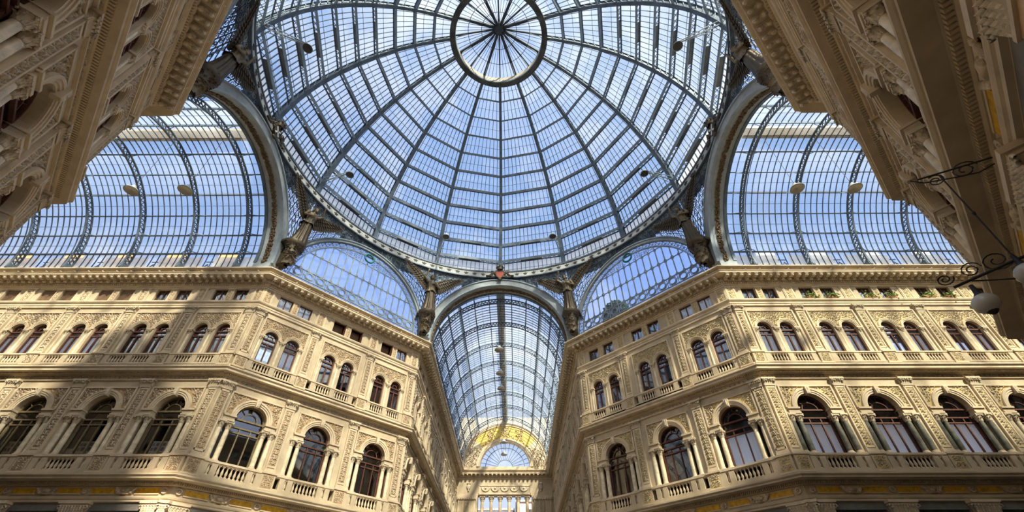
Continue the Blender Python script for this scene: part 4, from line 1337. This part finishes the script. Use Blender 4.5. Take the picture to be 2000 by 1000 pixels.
# ---- lamps on arms from the dome ribs
for az, nm in ((-67.5, 'left rib above the left lunette'), (-22.5, 'rib left of the far arch'), (22.5, 'rib right of the far arch'), (67.5, 'right rib above the right lunette'), (-112.5, 'upper left rib past left wing arch'), (112.5, 'upper right rib past right wing arch')):
    a = radians(az)
    M = Fr((cos(a), -sin(a), 0), (sin(a), cos(a), 0), (0, 0, 1), (17.5 * sin(a), 17.5 * cos(a), 36.3))
    root = thing('bracket_lamp', M, 'bell lamp on a lattice arm from the ' + nm, 'lamp', 'bracket lamps of the dome')
    am = MB()
    for s in (-1, 1): am.beam((s * .18, 0, 0), (s * .05, -2.9, -.45), .05, .06, 'iron_light'); am.beam((s * .18, 0, -.5), (0, -2.9, -.5), .04, .05, 'iron_light')
    for q in range(7):
        t0, t1 = q / 7, (q + 1) / 7
        am.beam((.18 * (1 - t0) * (1 if q % 2 else -1), -2.9 * t0, -.45 * t0), (-.18 * (1 - t1) * (1 if q % 2 else -1), -2.9 * t1, -.5), .04, .04, 'iron_light')
    part('arm', am, root)
    sh = MB(); sh.lathe([(.06, -.35), (.10, -.55), (.26, -.70), (.38, -.95), (.36, -.95), (.2, -.72)], 14, 'lamp_grey', (0, -3.0)); sh.lathe([(0, -.98), (.33, -.95)], 14, 'iron_plate', (0, -3.0))
    part('lamp_shade', sh, root)

# ---- pendant lamps in the arcades
def pendant(x, y, z, lab):
    root = thing('pendant_lamp', T(x, y, z), lab, 'lamp', 'pendant lamps of the arcades')
    s = MB(); s.lathe([(.06, .45), (.12, .40), (.16, .25), (.40, .02), (.47, -.12), (.44, -.12), (.1, .2)], 16, 'lamp_grey'); s.lathe([(0, -.02), (.40, -.10)], 16, 'opal')
    part('lamp_shade', s, root)
    c = MB(); c.tube([(0, 0, .4), (0, 0, 32.45 - z)], .018, 'iron_dark', 4); part('cable', c, root)
pendant(-20.9, 0, 26.2, 'bell shaped pendant lamp nearer the dome in the left wing')
pendant(-24.6, 0, 26.2, 'bell shaped pendant lamp farther into the left wing')
pendant(20.7, 0, 26.1, 'bell shaped pendant lamp nearer the dome in the right wing')
pendant(24.6, 0, 26.1, 'bell shaped pendant lamp farther into the right wing')
for k, (y, z) in enumerate(((19.9, 25.8), (24.5, 25.7), (28.6, 26.0), (44.2, 25.7), (45.6, 24.5))):
    pendant(0, y, z, '%s pendant lamp from the dome under the far arcade vault' % ORD[k])

# ---- crests on the keystones
def crest(f, kind, lab):
    az = radians(45 * f)
    M = Fr((cos(az), -sin(az), 0), (sin(az), cos(az), 0), (0, 0, 1), (17.25 * sin(az), 17.25 * cos(az), 33.45))
    root = thing('crest', M, lab, 'crest', 'crests on the great arches')
    sh = MB(); col = 'red_enamel' if kind == 0 else 'star_metal'
    P = [(-.42, .42), (.42, .42), (.46, .1), (.32, -.32), (0, -.62), (-.32, -.32), (-.46, .1)]
    sh.prism(P[::-1], -.14, .05, col)
    so = part('shield', sh, root)
    fr = MB()
    for i in range(len(P)):
        a, b_ = P[i], P[(i + 1) % len(P)]
        fr.beam((a[0], -.12, a[1]), (b_[0], -.12, b_[1]), .09, .12, 'bronze', (0, 1, 0))
    if kind == 1:
        x = MB(); x.beam((-.30, -.17, .30), (.28, -.17, -.36), .13, .05, 'white_paint', (0, 1, 0)); x.beam((.30, -.17, .30), (-.28, -.17, -.36), .13, .05, 'white_paint', (0, 1, 0))
        link('cross', x.mesh('cross'), so)
    else:
        for zz in (-.15, .1): sh.box(-.36, .36, -.17, -.13, zz - .03, zz + .03, 'bronze')
    link('shield_rim', fr.mesh('shield_rim'), so)
    sc = MB(); rng = random.Random(f + 50)
    for s in (-1, 1):
        for k in range(9):
            t = k / 8
            sc.blob((s * (.5 + .9 * t), -.02 - .06 * (1 - t), .30 * sin(t * 6) * (1 - t) - .15 * t), (.17 - .05 * t, .12, .15 - .04 * t), 'bronze', 6, 4)
        spiral(sc, Vector((s * .8, -.1, .30)), Vector((1, 0, 0)), Vector((0, 0, 1)), .28, .055, 'bronze', 1.4, 14, 0, s)
        spiral(sc, Vector((s * 1.0, -.1, -.22)), Vector((1, 0, 0)), Vector((0, 0, 1)), .22, .05, 'bronze', 1.3, 14, 0, -s)
    sc.blob((0, -.1, -.72), (.25, .12, .16), 'bronze', 8, 4)
    part('scrollwork', sc, root)
    cr = MB()
    cr.lathe([(.30, .55), (.34, .62), (.30, .70), (.38, .95)], 12, 'bronze', (0, -.05))
    for k in range(8):
        a = k * pi / 4; cr.blob((.38 * cos(a), -.05 + .38 * sin(a), 1.0), (.08, .08, .13), 'bronze', 6, 4)
    cr.lathe([(.30, .7), (.28, 1.0), (.12, 1.15), (.06, 1.22)], 10, 'bronze', (0, -.05))
    part('crown', cr, root)
crest(0, 0, 'bronze crowned crest with a red shield above the far arcade arch')
crest(6, 1, 'dark crest with white saltire cross above the left wing arch')
crest(2, 1, 'dark crest with white saltire cross above the right wing arch')

# ---- angels
def remeshed(mb, voxel, name, smooth=6):
    me = bpy.data.meshes.new('tmp'); me.from_pydata(mb.V, [], mb.F); me.update()
    o = bpy.data.objects.new('tmp', me); COL.objects.link(o)
    m = o.modifiers.new('r', 'REMESH'); m.mode = 'VOXEL'; m.voxel_size = voxel
    s = o.modifiers.new('s', 'SMOOTH'); s.factor = .5; s.iterations = smooth
    dg = bpy.context.evaluated_depsgraph_get(); dg.update()
    out = bpy.data.meshes.new_from_object(o.evaluated_get(dg)); out.name = name
    bpy.data.objects.remove(o); bpy.data.meshes.remove(me)
    out.materials.clear()
    out.polygons.foreach_set('use_smooth', [True] * len(out.polygons))
    return out

def limb(mb, pts, n=9):
    for (p, r0), (q, r1) in zip(pts[:-1], pts[1:]):
        p = Vector(p); q = Vector(q); L = (q - p).length
        k = max(2, int(L / (min(r0, r1) * .45)))
        for i in range(k + 1):
            t = i / k; c = p.lerp(q, t); rr = r0 + (r1 - r0) * t
            mb.blob(c, (rr, rr, rr), 'bronze', 8, 6)

def angel_body(sx):
    """sx = +1: arm on +X raised; the other arm folded to the chest. Human metric, facing -Y."""
    b = MB()
    limb(b, [((0, 0, .95), .135), ((0, -.01, 1.12), .125), ((0, -.015, 1.28), .15), ((0, 0, 1.40), .11)])
    limb(b, [((-.17 , 0, 1.41), .065), ((.17, 0, 1.41), .065)])
    limb(b, [((0, 0, 1.42), .055), ((sx * .02, -.02, 1.55), .05)])
    H = Vector((sx * .03, -.035, 1.635))
    b.blob(H, (.078, .092, .112), 'bronze', 12, 9)
    b.blob(H + Vector((0, -.055, -.06)), (.045, .045, .05), 'bronze', 8, 6)      # jaw
    b.blob(H + Vector((0, -.098, -.012)), (.014, .022, .026), 'bronze', 6, 5)    # nose
    b.blob(H + Vector((0, -.080, .018)), (.052, .018, .012), 'bronze', 6, 5)     # brow
    b.blob(H + Vector((0, -.088, -.052)), (.024, .012, .010), 'bronze', 6, 5)    # mouth
    for s in (-1, 1): b.blob(H + Vector((s * .078, .0, -.01)), (.012, .022, .03), 'bronze', 6, 5)
    for s in (-1, 1):
        limb(b, [((s * .085, 0, .92), .10), ((s * .095, -.05 - .03 * (s == sx), .50), .065), ((s * .085, .03, .09), .042)])
        limb(b, [((s * .085, .02, .05), .042), ((s * .10, -.13, .03), .034)])
        for k in range(5): b.blob((s * .10 + (k - 2) * .017, -.165 + .006 * abs(k - 1), .022), (.012, .026, .014), 'bronze', 6, 4)
    # raised arm
    limb(b, [((sx * .19, 0, 1.42), .062), ((sx * .36, -.05, 1.58), .047), ((sx * .26, -.12, 1.83), .032)])
    W = Vector((sx * .25, -.13, 1.88)); b.blob(W, (.036, .022, .045), 'bronze', 8, 6)
    for k in range(4): limb(b, [((W.x + (k - 1.5) * .019, W.y, W.z + .03), .011), ((W.x + (k - 1.5) * .023, W.y - .02, W.z + .085 - .01 * abs(k - 1.5)), .009)])
    limb(b, [((W.x - sx * .03, W.y - .01, W.z), .012), ((W.x - sx * .065, W.y - .03, W.z + .03), .010)])
    # folded arm
    limb(b, [((-sx * .19, 0, 1.42), .062), ((-sx * .30, -.05, 1.17), .047), ((-sx * .10, -.19, 1.24), .033)])
    W = Vector((-sx * .05, -.205, 1.26)); b.blob(W, (.045, .022, .036), 'bronze', 8, 6)
    for k in range(4): limb(b, [((W.x + sx * .03, W.y, W.z + (k - 1.5) * .018), .011), ((W.x + sx * .08, W.y + .012, W.z + (k - 1.5) * .02), .009)])
    limb(b, [((W.x, W.y - .01, W.z + .03), .012), ((W.x + sx * .03, W.y - .02, W.z + .06), .010)])
    me = remeshed(b, .014, 'angel_body', 4)
    me.materials.append(MATS['bronze_light'])
    return me

def robe():
    r = MB(); n = 56; rings = []
    prof = [(.02, .27, .24), (.15, .245, .22), (.35, .215, .20), (.60, .195, .185), (.80, .195, .175), (.95, .19, .165), (1.03, .165, .145), (1.08, .155, .135)]
    for z, rx, ry in prof:
        amp = .030 * (1 - z / 1.3)
        cx = .025 * sin(z * 2.2); cy = -.02 * cos(z * 2)
        rings.append([(cx + (rx + amp * cos(11 * a + 3 * z) + .012 * cos(23 * a)) * cos(a), cy + (ry + amp * cos(11 * a + 3 * z)) * sin(a), z) for a in (2 * pi * i / n for i in range(n))])
    V = [p for R_ in rings for p in R_]
    r.add(V, [(j * n + i, j * n + (i + 1) % n, (j + 1) * n + (i + 1) % n, (j + 1) * n + i) for j in range(len(prof) - 1) for i in range(n)], 'bronze', True)
    return r
def tunic():
    r = MB(); n = 40
    prof = [(.90, .235, .20), (.96, .205, .18), (1.06, .165, .145), (1.10, .16, .14), (1.20, .17, .155), (1.30, .178, .16), (1.38, .175, .135), (1.43, .14, .10), (1.455, .085, .08)]
    V = []
    for z, rx, ry in prof:
        for i in range(n):
            a = 2 * pi * i / n; k = .012 * cos(9 * a + 8 * z) + (.02 * cos(5 * a) if z < .93 else 0)
            V.append(((rx + k) * cos(a), -.01 + (ry + k) * sin(a), z + (.03 * cos(4 * a) if z < .95 else 0)))
    r.add(V, [(j * n + i, j * n + (i + 1) % n, (j + 1) * n + (i + 1) % n, (j + 1) * n + i) for j in range(len(prof) - 1) for i in range(n)], 'bronze_light', True)
    return r
def hair(sx):
    h = MB(); H = Vector((sx * .03, -.035, 1.635)); rng = random.Random(3)
    for k in range(60):
        a = rng.uniform(0, 2 * pi); e = rng.uniform(.05, 1.45)
        d = Vector((cos(a) * cos(e), sin(a) * cos(e), sin(e)))
        if d.y < -.55 and d.z < .5: continue
        c = H + Vector((d.x * .082, d.y * .096 + .01, d.z * .112))
        h.blob(c, (.026, .026, .022), 'bronze', 6, 4)
    for k in range(16):
        a = radians(20 + k * 140 / 15)
        h.blob(H + Vector((.075 * cos(a), .085 * sin(a) + .01, -.03)), (.024, .024, .05), 'bronze', 6, 4)
    return h
def feather(mb, p, q, w, m, nrm=(0, 1, 0), th=.012):
    p = Vector(p); q = Vector(q); d = (q - p); nv = Vector(nrm); s = d.cross(nv).normalized() * w
    pts = [p - s * .35, p + d * .5 - s, p + d * .85 - s * .8, q, p + d * .85 + s * .8, p + d * .5 + s, p + s * .35]
    V = [x - nv * th for x in pts] + [x + nv * th for x in pts]; n = len(pts)
    mb.add(V, [tuple(range(n)), tuple(range(2 * n - 1, n - 1, -1))] + [(i, i + n, (i + 1) % n + n, (i + 1) % n) for i in range(n)], m)
def wing(s, high):
    """s: side sign; high: raised steeply, else spread level."""
    w = MB(); long_ = MB()
    if high: bone = [(.07, .13, 1.30), (.34, .10, 1.60), (.64, .03, 1.85), (1.08, -.08, 2.04)]; trail = [(1.34, -.14, 2.14), (1.16, -.09, 1.80), (.94, -.04, 1.58), (.68, .03, 1.34), (.44, .08, 1.14), (.22, .12, 1.02)]
    else: bone = [(.07, .13, 1.30), (.32, .10, 1.55), (.60, .02, 1.66), (1.02, -.14, 1.74)]; trail = [(1.24, -.22, 1.74), (1.10, -.16, 1.50), (.90, -.08, 1.28), (.66, .02, 1.10), (.44, .08, .98), (.22, .12, .98)]
    def samp(P, t):
        x = t * (len(P) - 1); i = min(int(x), len(P) - 2); return Vector(P[i]).lerp(Vector(P[i + 1]), x - i)
    M = lambda v: Vector((v.x * s, v.y, v.z))
    N1 = 17
    for i in range(N1):
        t = i / (N1 - 1); feather(long_, M(samp(bone, 1 - t * .95)), M(samp(trail, t)), .055, 'bronze', (0, 1, 0), .008)
    for i in range(14):
        t = i / 13; p = samp(bone, 1 - t * .95) + Vector((0, -.02, 0)); q = samp(trail, t) + Vector((0, -.03, 0)); feather(w, M(p), M(p.lerp(q, .55)), .05, 'bronze', (0, 1, 0), .010)
    for i in range(12):
        t = i / 11; p = samp(bone, 1 - t * .95) + Vector((0, -.05, .01)); q = samp(trail, t) + Vector((0, -.05, 0)); feather(w, M(p), M(p.lerp(q, .28)), .05, 'bronze', (0, 1, 0), .010)
    w.tube([M(Vector(p) + Vector((0, -.03, .0))) for p in bone], [.06, .055, .045, .02], 'bronze', 8)
    return w, long_
AB = {s: angel_body(s) for s in (-1, 1)}
ROBE, TUNIC = robe(), tunic()
HAIR = {s: hair(s) for s in (-1, 1)}
WG = {(s, h): wing(s, h) for s in (-1, 1) for h in (False, True)}
CON = MB(); rng = random.Random(8)
CON.lathe([(.15, -2.3), (.35, -2.1), (.42, -1.75), (.36, -1.4), (.55, -1.0), (.50, -.7), (.75, -.35), (.85, -.22), (.85, 0)], 14, 'bronze')
CON.box(-.9, .9, -.1, 1.3, -.25, 0, 'bronze')
CON.box(-.35, .35, .2, 1.2, -2.2, -.2, 'bronze')
for k in range(90):
    a = rng.uniform(pi * .95, pi * 2.05); z = rng.uniform(-2.2, -.3); rr = .34 + .38 * max(0, (z + 1.5) / 1.4) if z > -1.5 else .40
    acanthus(CON, (rr * .9 * cos(a), rr * .9 * sin(a), z - .15), (cos(a), sin(a)), rng.uniform(.34, .5), .28, 'bronze_light' if z < -1.1 else 'bronze')
SC = 2.46
def angel(f, arm, high, lab, clab):
    n0 = on_face(f, FACES[f][3]); az = atan2(n0.x, n0.y); R_ = n0.length - 1.15
    P = Vector((R_ * sin(az), R_ * cos(az), 27.95))
    Mb = Fr((cos(az), -sin(az), 0), (sin(az), cos(az), 0), (0, 0, 1), P)
    M = Mb @ Matrix.Rotation(radians(8), 4, 'X') @ Matrix.Scale(SC, 4)
    b = link('angel_statue', AB[arm], None, M)
    tag(b, lab, 'statue', 'winged bronze statues')
    link('robe', ROBE.mesh('robe'), b); link('tunic', TUNIC.mesh('tunic'), b); link('hair', HAIR[arm].mesh('hair'), b)
    for s in (-1, 1):
        cov, lng = WG[(s, s == high)]
        wo = link('wing', cov.mesh('wing'), b); link('flight_feathers', lng.mesh('flight_feathers'), wo)
    c = link('statue_console', CON.mesh('statue_console'), None, Mb @ T(0, .15, 0)); tag(c, clab, 'console', 'statue consoles')
for f, arm, high, where in ((7, -1, -1, 'left of the far arcade arch'), (0, -1, 1, 'right of the far arcade arch'), (6, 1, -1, 'between left wing arch and left lunette'), (1, -1, 1, 'between right lunette and right wing arch'),
                            (5, 1, -1, 'at upper left beyond the left wing arch'), (2, -1, 1, 'at upper right beyond the right wing arch')):
    angel(f, arm, high, 'bronze winged angel, one arm raised, ' + where, 'bronze leafy bracket under the angel ' + where)

# ================================================================== END OF THE FAR ARCADE
ME = Fr((1, 0, 0), (0, 1, 0), (0, 0, 1), (0, N_END, 0))
w = MB()
wallzone(w, -7.5, 7.5, 0, 21.25, [(0, 4.05, 9.5, 21.25, 0)], 1.2)
wallzone(w, -7.5, 7.5, 21.25, 25.42, [], .3)
wallzone(w, -7.5, 7.5, 25.42, 33.4, [(0, 3.95, 25.42, 25.43, 1)], 1.0, 'stone_light')
w.box(-7.5, 7.5, .9, 1.2, 21.25, 25.4, 'stone'); w.box(-7.5, -4.05, .3, 1.2, 0, 21.3, 'stone'); w.box(4.05, 7.5, .3, 1.2, 0, 21.3, 'stone')
o = link('wall_north', w.mesh('wall_north'), None, ME); o['kind'] = 'structure'
r = thing('cornice', ME @ T(0, 0, 23.6), 'bracketed cornice across the end wall of the far arcade', 'cornice')
b = MB(); b.sweep([(p * .75, z - 23.6 - .1) for p, z in P_TOP], -7.5, 7.5, 'stone_light'); part('molding', b, r)
for k in range(23): part('bracket', BR, r, (-7 + k * 14 / 22, -.22, .32))
r = thing('festoon_panel', ME @ T(0, 0, 21.3), 'long carved panel of stone festoons on the far end wall', 'relief')
b = MB(); b.box(-3.95, 3.95, -.08, 0, .02, .2, 'stone_light'); b.box(-3.95, 3.95, -.08, 0, 1.25, 1.4, 'stone_light')
for x in (-3.9, 3.9): b.box(x - .08, x + .08, -.08, 0, .1, 1.3, 'stone_light')
part('frame', b, r)
b = MB()
for k in range(5):
    xc = -2.9 + k * 1.45
    for i in range(13):
        a = pi + pi * i / 12; b.blob((xc + .58 * cos(a), -.06, 1.0 + .5 * sin(a)), (.10, .08, .12), 'carving', 6, 4)
    b.blob((xc, -.06, .95), (.16, .09, .16), 'carving', 6, 4)
part('festoon', b, r)
r = thing('relief_spandrel', ME @ T(0, 0, 25.4), 'carved figure relief on gold around the far fan window', 'relief')
b = MB(); V = []; N = 40
for i in range(N + 1):
    a = pi * i / N; V += [(4.4 * cos(a), -.03, 4.4 * sin(a)), (6.55 * cos(a), -.03, 6.55 * sin(a))]
for i in range(N): b.add(V[2 * i:2 * i + 4], [(0, 1, 3, 2)], 'gold_mosaic' if 9 <= i <= 30 else 'stone_light')
part('gold_ground', b, r)
b = MB()
relief(b, lambda x, z: 4.5 < hypot(x, z) < 6.45 and (z < 3.0 or abs(x) < .8 or 1.7 < abs(x) < 2.9 or hypot(x, z) < 4.9), -6.5, 6.5, .1, 6.5, .34, 'carving', -.04, 77, .22)
part('carving', b, r)
b = MB(); b.ring(0, 0, 3.95, 4.15, -.10, .1, 0, pi, 40, 'stone_light'); b.ring(0, 0, 4.15, 4.45, -.18, .1, 0, pi, 40, 'stone_light'); part('archivolt', b, r)
b = MB(); b.ring(0, 0, 6.50, 6.75, -.15, .1, 0, pi, 50, 'stone_light'); b.ring(0, 0, 6.75, 7.0, -.25, .1, 0, pi, 50, 'stone_light'); part('outer_arch', b, r)
WINN[0] += 1
r = link('window_%d' % WINN[0], None, None, ME @ T(0, .6, 25.42)); r['kind'] = 'structure'; r['label'] = 'half round fan window in the far end wall'
b = MB(); b.add([(3.95 * cos(pi * k / 32), 0, 3.95 * sin(pi * k / 32)) for k in range(33)], [tuple(range(33))], 'glass_roof'); part('glass', b, r)
b = MB()
for k in range(1, 16): a = pi * k / 16; b.beam((1.2 * cos(a), -.02, 1.2 * sin(a)), (3.95 * cos(a), -.02, 3.95 * sin(a)), .06, .06, 'iron', (0, 1, 0))
for rr in (1.2, 3.1): b.ring(0, 0, rr - .04, rr + .04, -.06, .02, 0, pi, 30, 'iron')
b.box(-3.95, 3.95, -.06, .04, 0, .1, 'iron'); part('frame', b, r)
for k in range(6):
    place(KIT_COLN, 'column', ME @ T(-3.38 + 1.353 * k, .5, 12.05), 'tall slender stone column, %s of six in the far colonnade' % ORD[k], 'column', 'columns of the far colonnade', {'marble_cream': 'stone_light'})
b = MB(); b.box(-4.05, 4.05, .1, .9, 11.5, 12.05, 'stone'); b.box(-4.05, 4.05, .3, .7, 9.5, 11.5, 'stone')
tag(link('parapet', b.mesh('parapet'), None, ME), 'stone parapet under the columns of the far colonnade', 'parapet')
for s, nm in ((-1, 'left'), (1, 'right')):
    r = thing('pilaster', ME @ T(s * 5.7, 0, 11), 'wide carved pilaster %s of the far colonnade' % nm, 'pilaster')
    b = MB(); b.box(-1.3, 1.3, -.14, 0, 0, 9.6, 'stone'); 
    for x in (-1.2, -.5, .5, 1.2): b.box(x - .08, x + .08, -.19, 0, 0, 9.6, 'stone_light')
    part('shaft', b, r)
    b = MB(); b.box(-1.4, 1.4, -.3, 0, 9.6, 10.2, 'stone_light')
    for k in range(8): b.blob((-1.2 + k * .34, -.28, 9.75), (.12, .1, .16), 'carving', 6, 4)
    part('capital', b, r)
    b = MB(); relief(b, lambda x, z: True, -.4, .4, .5, 9.3, .15, 'carving', -.14, 5); part('carved_panel', b, r)
    o = MB(); o.blob((0, -.08, 0), (.32, .14, .42), 'carving', 10, 6); o.blob((0, -.1, .5), (.34, .12, .12), 'carving', 8, 4); o.blob((0, -.08, -.5), (.14, .1, .2), 'carving', 8, 4)
    tag(link('escutcheon', o.mesh('escutcheon'), None, ME @ T(s * 5.5, 0, 22.4)), 'carved stone escutcheon %s of the far festoon panel' % nm, 'ornament')

# ---- outside: buildings behind the colonnade, planting on the terrace
def building(x0, x1, y0, y1, h, m, lab):
    r = thing('building', T((x0 + x1) / 2, y0, 0), lab, 'building', 'houses beyond the far colonnade')
    b = MB(); b.box(-(x1 - x0) / 2, (x1 - x0) / 2, 0, y1 - y0, 0, h, m); part('wall', b, r)
    b = MB(); b.box(-(x1 - x0) / 2 - .3, (x1 - x0) / 2 + .3, -.3, y1 - y0 + .3, h, h + .4, 'roof'); part('roof', b, r)
    for k in range(3):
        b = MB(); b.box(-.6, .6, -.06, .02, h - 3.4, h - 1.4, 'interior'); part('window', b, r, ((k - 1) * (x1 - x0) / 3.4, 0, 0))
building(2.0, 14.0, 85, 97, 28.3, 'plaster_pink', 'pink house seen between the right columns of the far colonnade')
building(-16, 1.2, 88, 100, 27.4, 'plaster_white', 'white house seen between the left columns of the far colonnade')
MNE = Fr((S2, -S2, 0), (S2, S2, 0), (0, 0, 1), (A_, B_, 24.88))
r = thing('tree', MNE @ T(2.8, 3.4, 0), 'small green tree on the terrace behind the right lunette', 'tree')
b = MB(); b.tube([(0, 0, 0), (.1, 0, 1.6), (0, .1, 3.0)], [.14, .10, .06], 'bark', 6); b.tube([(.05, 0, 1.5), (-.9, .2, 2.8)], .05, 'bark', 5); b.tube([(.05, 0, 1.8), (1.0, -.2, 3.2)], .05, 'bark', 5)
part('trunk', b, r)
b = MB(); rng = random.Random(4)
for k in range(900):
    u = rng.uniform(0, 2 * pi); q = rng.uniform(-1, 1); rr = rng.uniform(.5, 1) ** .5
    c = (1.5 * rr * sqrt(1 - q * q) * cos(u), 1.2 * rr * sqrt(1 - q * q) * sin(u), 3.7 + 1.6 * rr * q)
    Mr = Matrix.Rotation(rng.uniform(0, pi), 3, 'X') @ Matrix.Rotation(rng.uniform(0, pi), 3, 'Z')
    b.blob(c, (.20, .11, .03), 'leaf_dark', 5, 3, Mr)
part('foliage', b, r)
for k, (bay, q) in enumerate(((1, -1), (1, 1), (2, -1), (2, 1), (3, -1), (3, 1))):
    u = .37 + BAY * (bay + .5) + q * .78
    r = thing('window_box', M_E @ T(u, -.12, 22.36), 'flower box of trailing greenery, %s along the right wing attic sills' % ORD[k], 'window box', 'flower boxes on the attic sills')
    b = MB(); b.box(-.36, .36, -.12, .10, 0, .18, 'terracotta'); part('trough', b, r)
    b = MB(); rng = random.Random(k)
    for j in range(90):
        c = (rng.gauss(0, .26), -.08 + rng.gauss(0, .10), .20 + rng.gauss(0, .13))
        Mr = Matrix.Rotation(rng.uniform(0, pi), 3, 'X') @ Matrix.Rotation(rng.uniform(0, pi), 3, 'Z')
        b.blob(c, (.085, .05, .02), 'leaf', 5, 3, Mr)
    part('foliage', b, r)
# ---- posters behind the lower windows of the left wing
for bay in range(3):
    u = arm_len - .37 - BAY * (bay + .5)
    for q, x in enumerate((-.62, 0.0, .62)):
        if q == 0 and bay != 1: continue
        r = thing('poster', M_W @ T(u + x, .435, 11.02), '%s paper notice behind the glass of the %s lower window from the dome, left wing' % (('left', 'middle', 'right')[q], ORD[bay]), 'poster', 'notices in the left wing windows')
        b = MB(); b.box(-.24, .24, 0, .01, 0, .95 if q else .5, 'paper'); part('sheet', b, r)
        b = MB(); rng = random.Random(bay * 3 + q)
        for a in range(3 if q else 1):
            for c in range(2): b.box(-.20 + c * .21, -.20 + c * .21 + rng.uniform(.11, .18), -.006, 0, .06 + a * .30, .06 + a * .30 + rng.uniform(.14, .22), 'paper_ink')
        part('print', b, r)
# ---- wrought iron lamp on the near right wall
r = thing('wall_lamp', M_SE @ T(9.56, -.26, 6.3), 'wrought iron scroll bracket with two opal globes on near right wall', 'lamp')
b = MB(); Yv, Zv, Xv = Vector((0, 1, 0)), Vector((0, 0, 1)), Vector((1, 0, 0))
b.tube([(0, 0, 2.6), (0, -1.05, 2.9)], .018, 'black', 6)
spiral(b, Vector((0, -.42, 2.62)), Yv, Zv, .20, .016, 'black', 1.7, 24); spiral(b, Vector((0, -.85, 2.68)), Yv, Zv, .15, .014, 'black', 1.6, 24, 2, -1)
b.tube([(0, -.05, 2.45), (0, -.3, 2.42), (0, -.6, 2.55), (0, -1.0, 2.75), (0, -1.15, 2.95)], .014, 'black', 5)
part('upper_arm', b, r)
b = MB(); b.tube([(0, -.75, 2.75), (0, -.85, .55)], .014, 'black', 5); b.blob((0, -.80, 1.65), (.03, .03, .06), 'black', 6, 4); part('stay_rod', b, r)
b = MB(); b.tube([(0, 0, .55), (0, -.85, .50), (0, -1.75, .42)], .025, 'black', 6)
for yy, rr, sg in ((-.30, .20, 1), (-1.05, .22, -1), (-1.40, .15, 1), (-1.78, .13, -1)): spiral(b, Vector((0, yy, .62)), Yv, Zv, rr, .015, 'black', 1.7, 22, 0, sg)
b.tube([(0, 0, -.3), (0, -.35, .1), (0, -.85, .1), (0, -1.5, .42)], .014, 'black', 5)
part('lower_arm', b, r)
for yy, zz in ((-1.55, -.05), (-.85, .20)):
    b = MB(); b.blob((0, yy, zz), (.19, .19, .18), 'opal', 20, 12); go = part('globe', b, r)
    b = MB(); b.lathe([(.03, zz + .40), (.05, zz + .22), (.10, zz + .15)], 10, 'black', (0, yy)); b.lathe([(0, zz - .23), (.05, zz - .20), (.09, zz - .155)], 10, 'black', (0, yy)); link('fitting', b.mesh('fitting'), go)
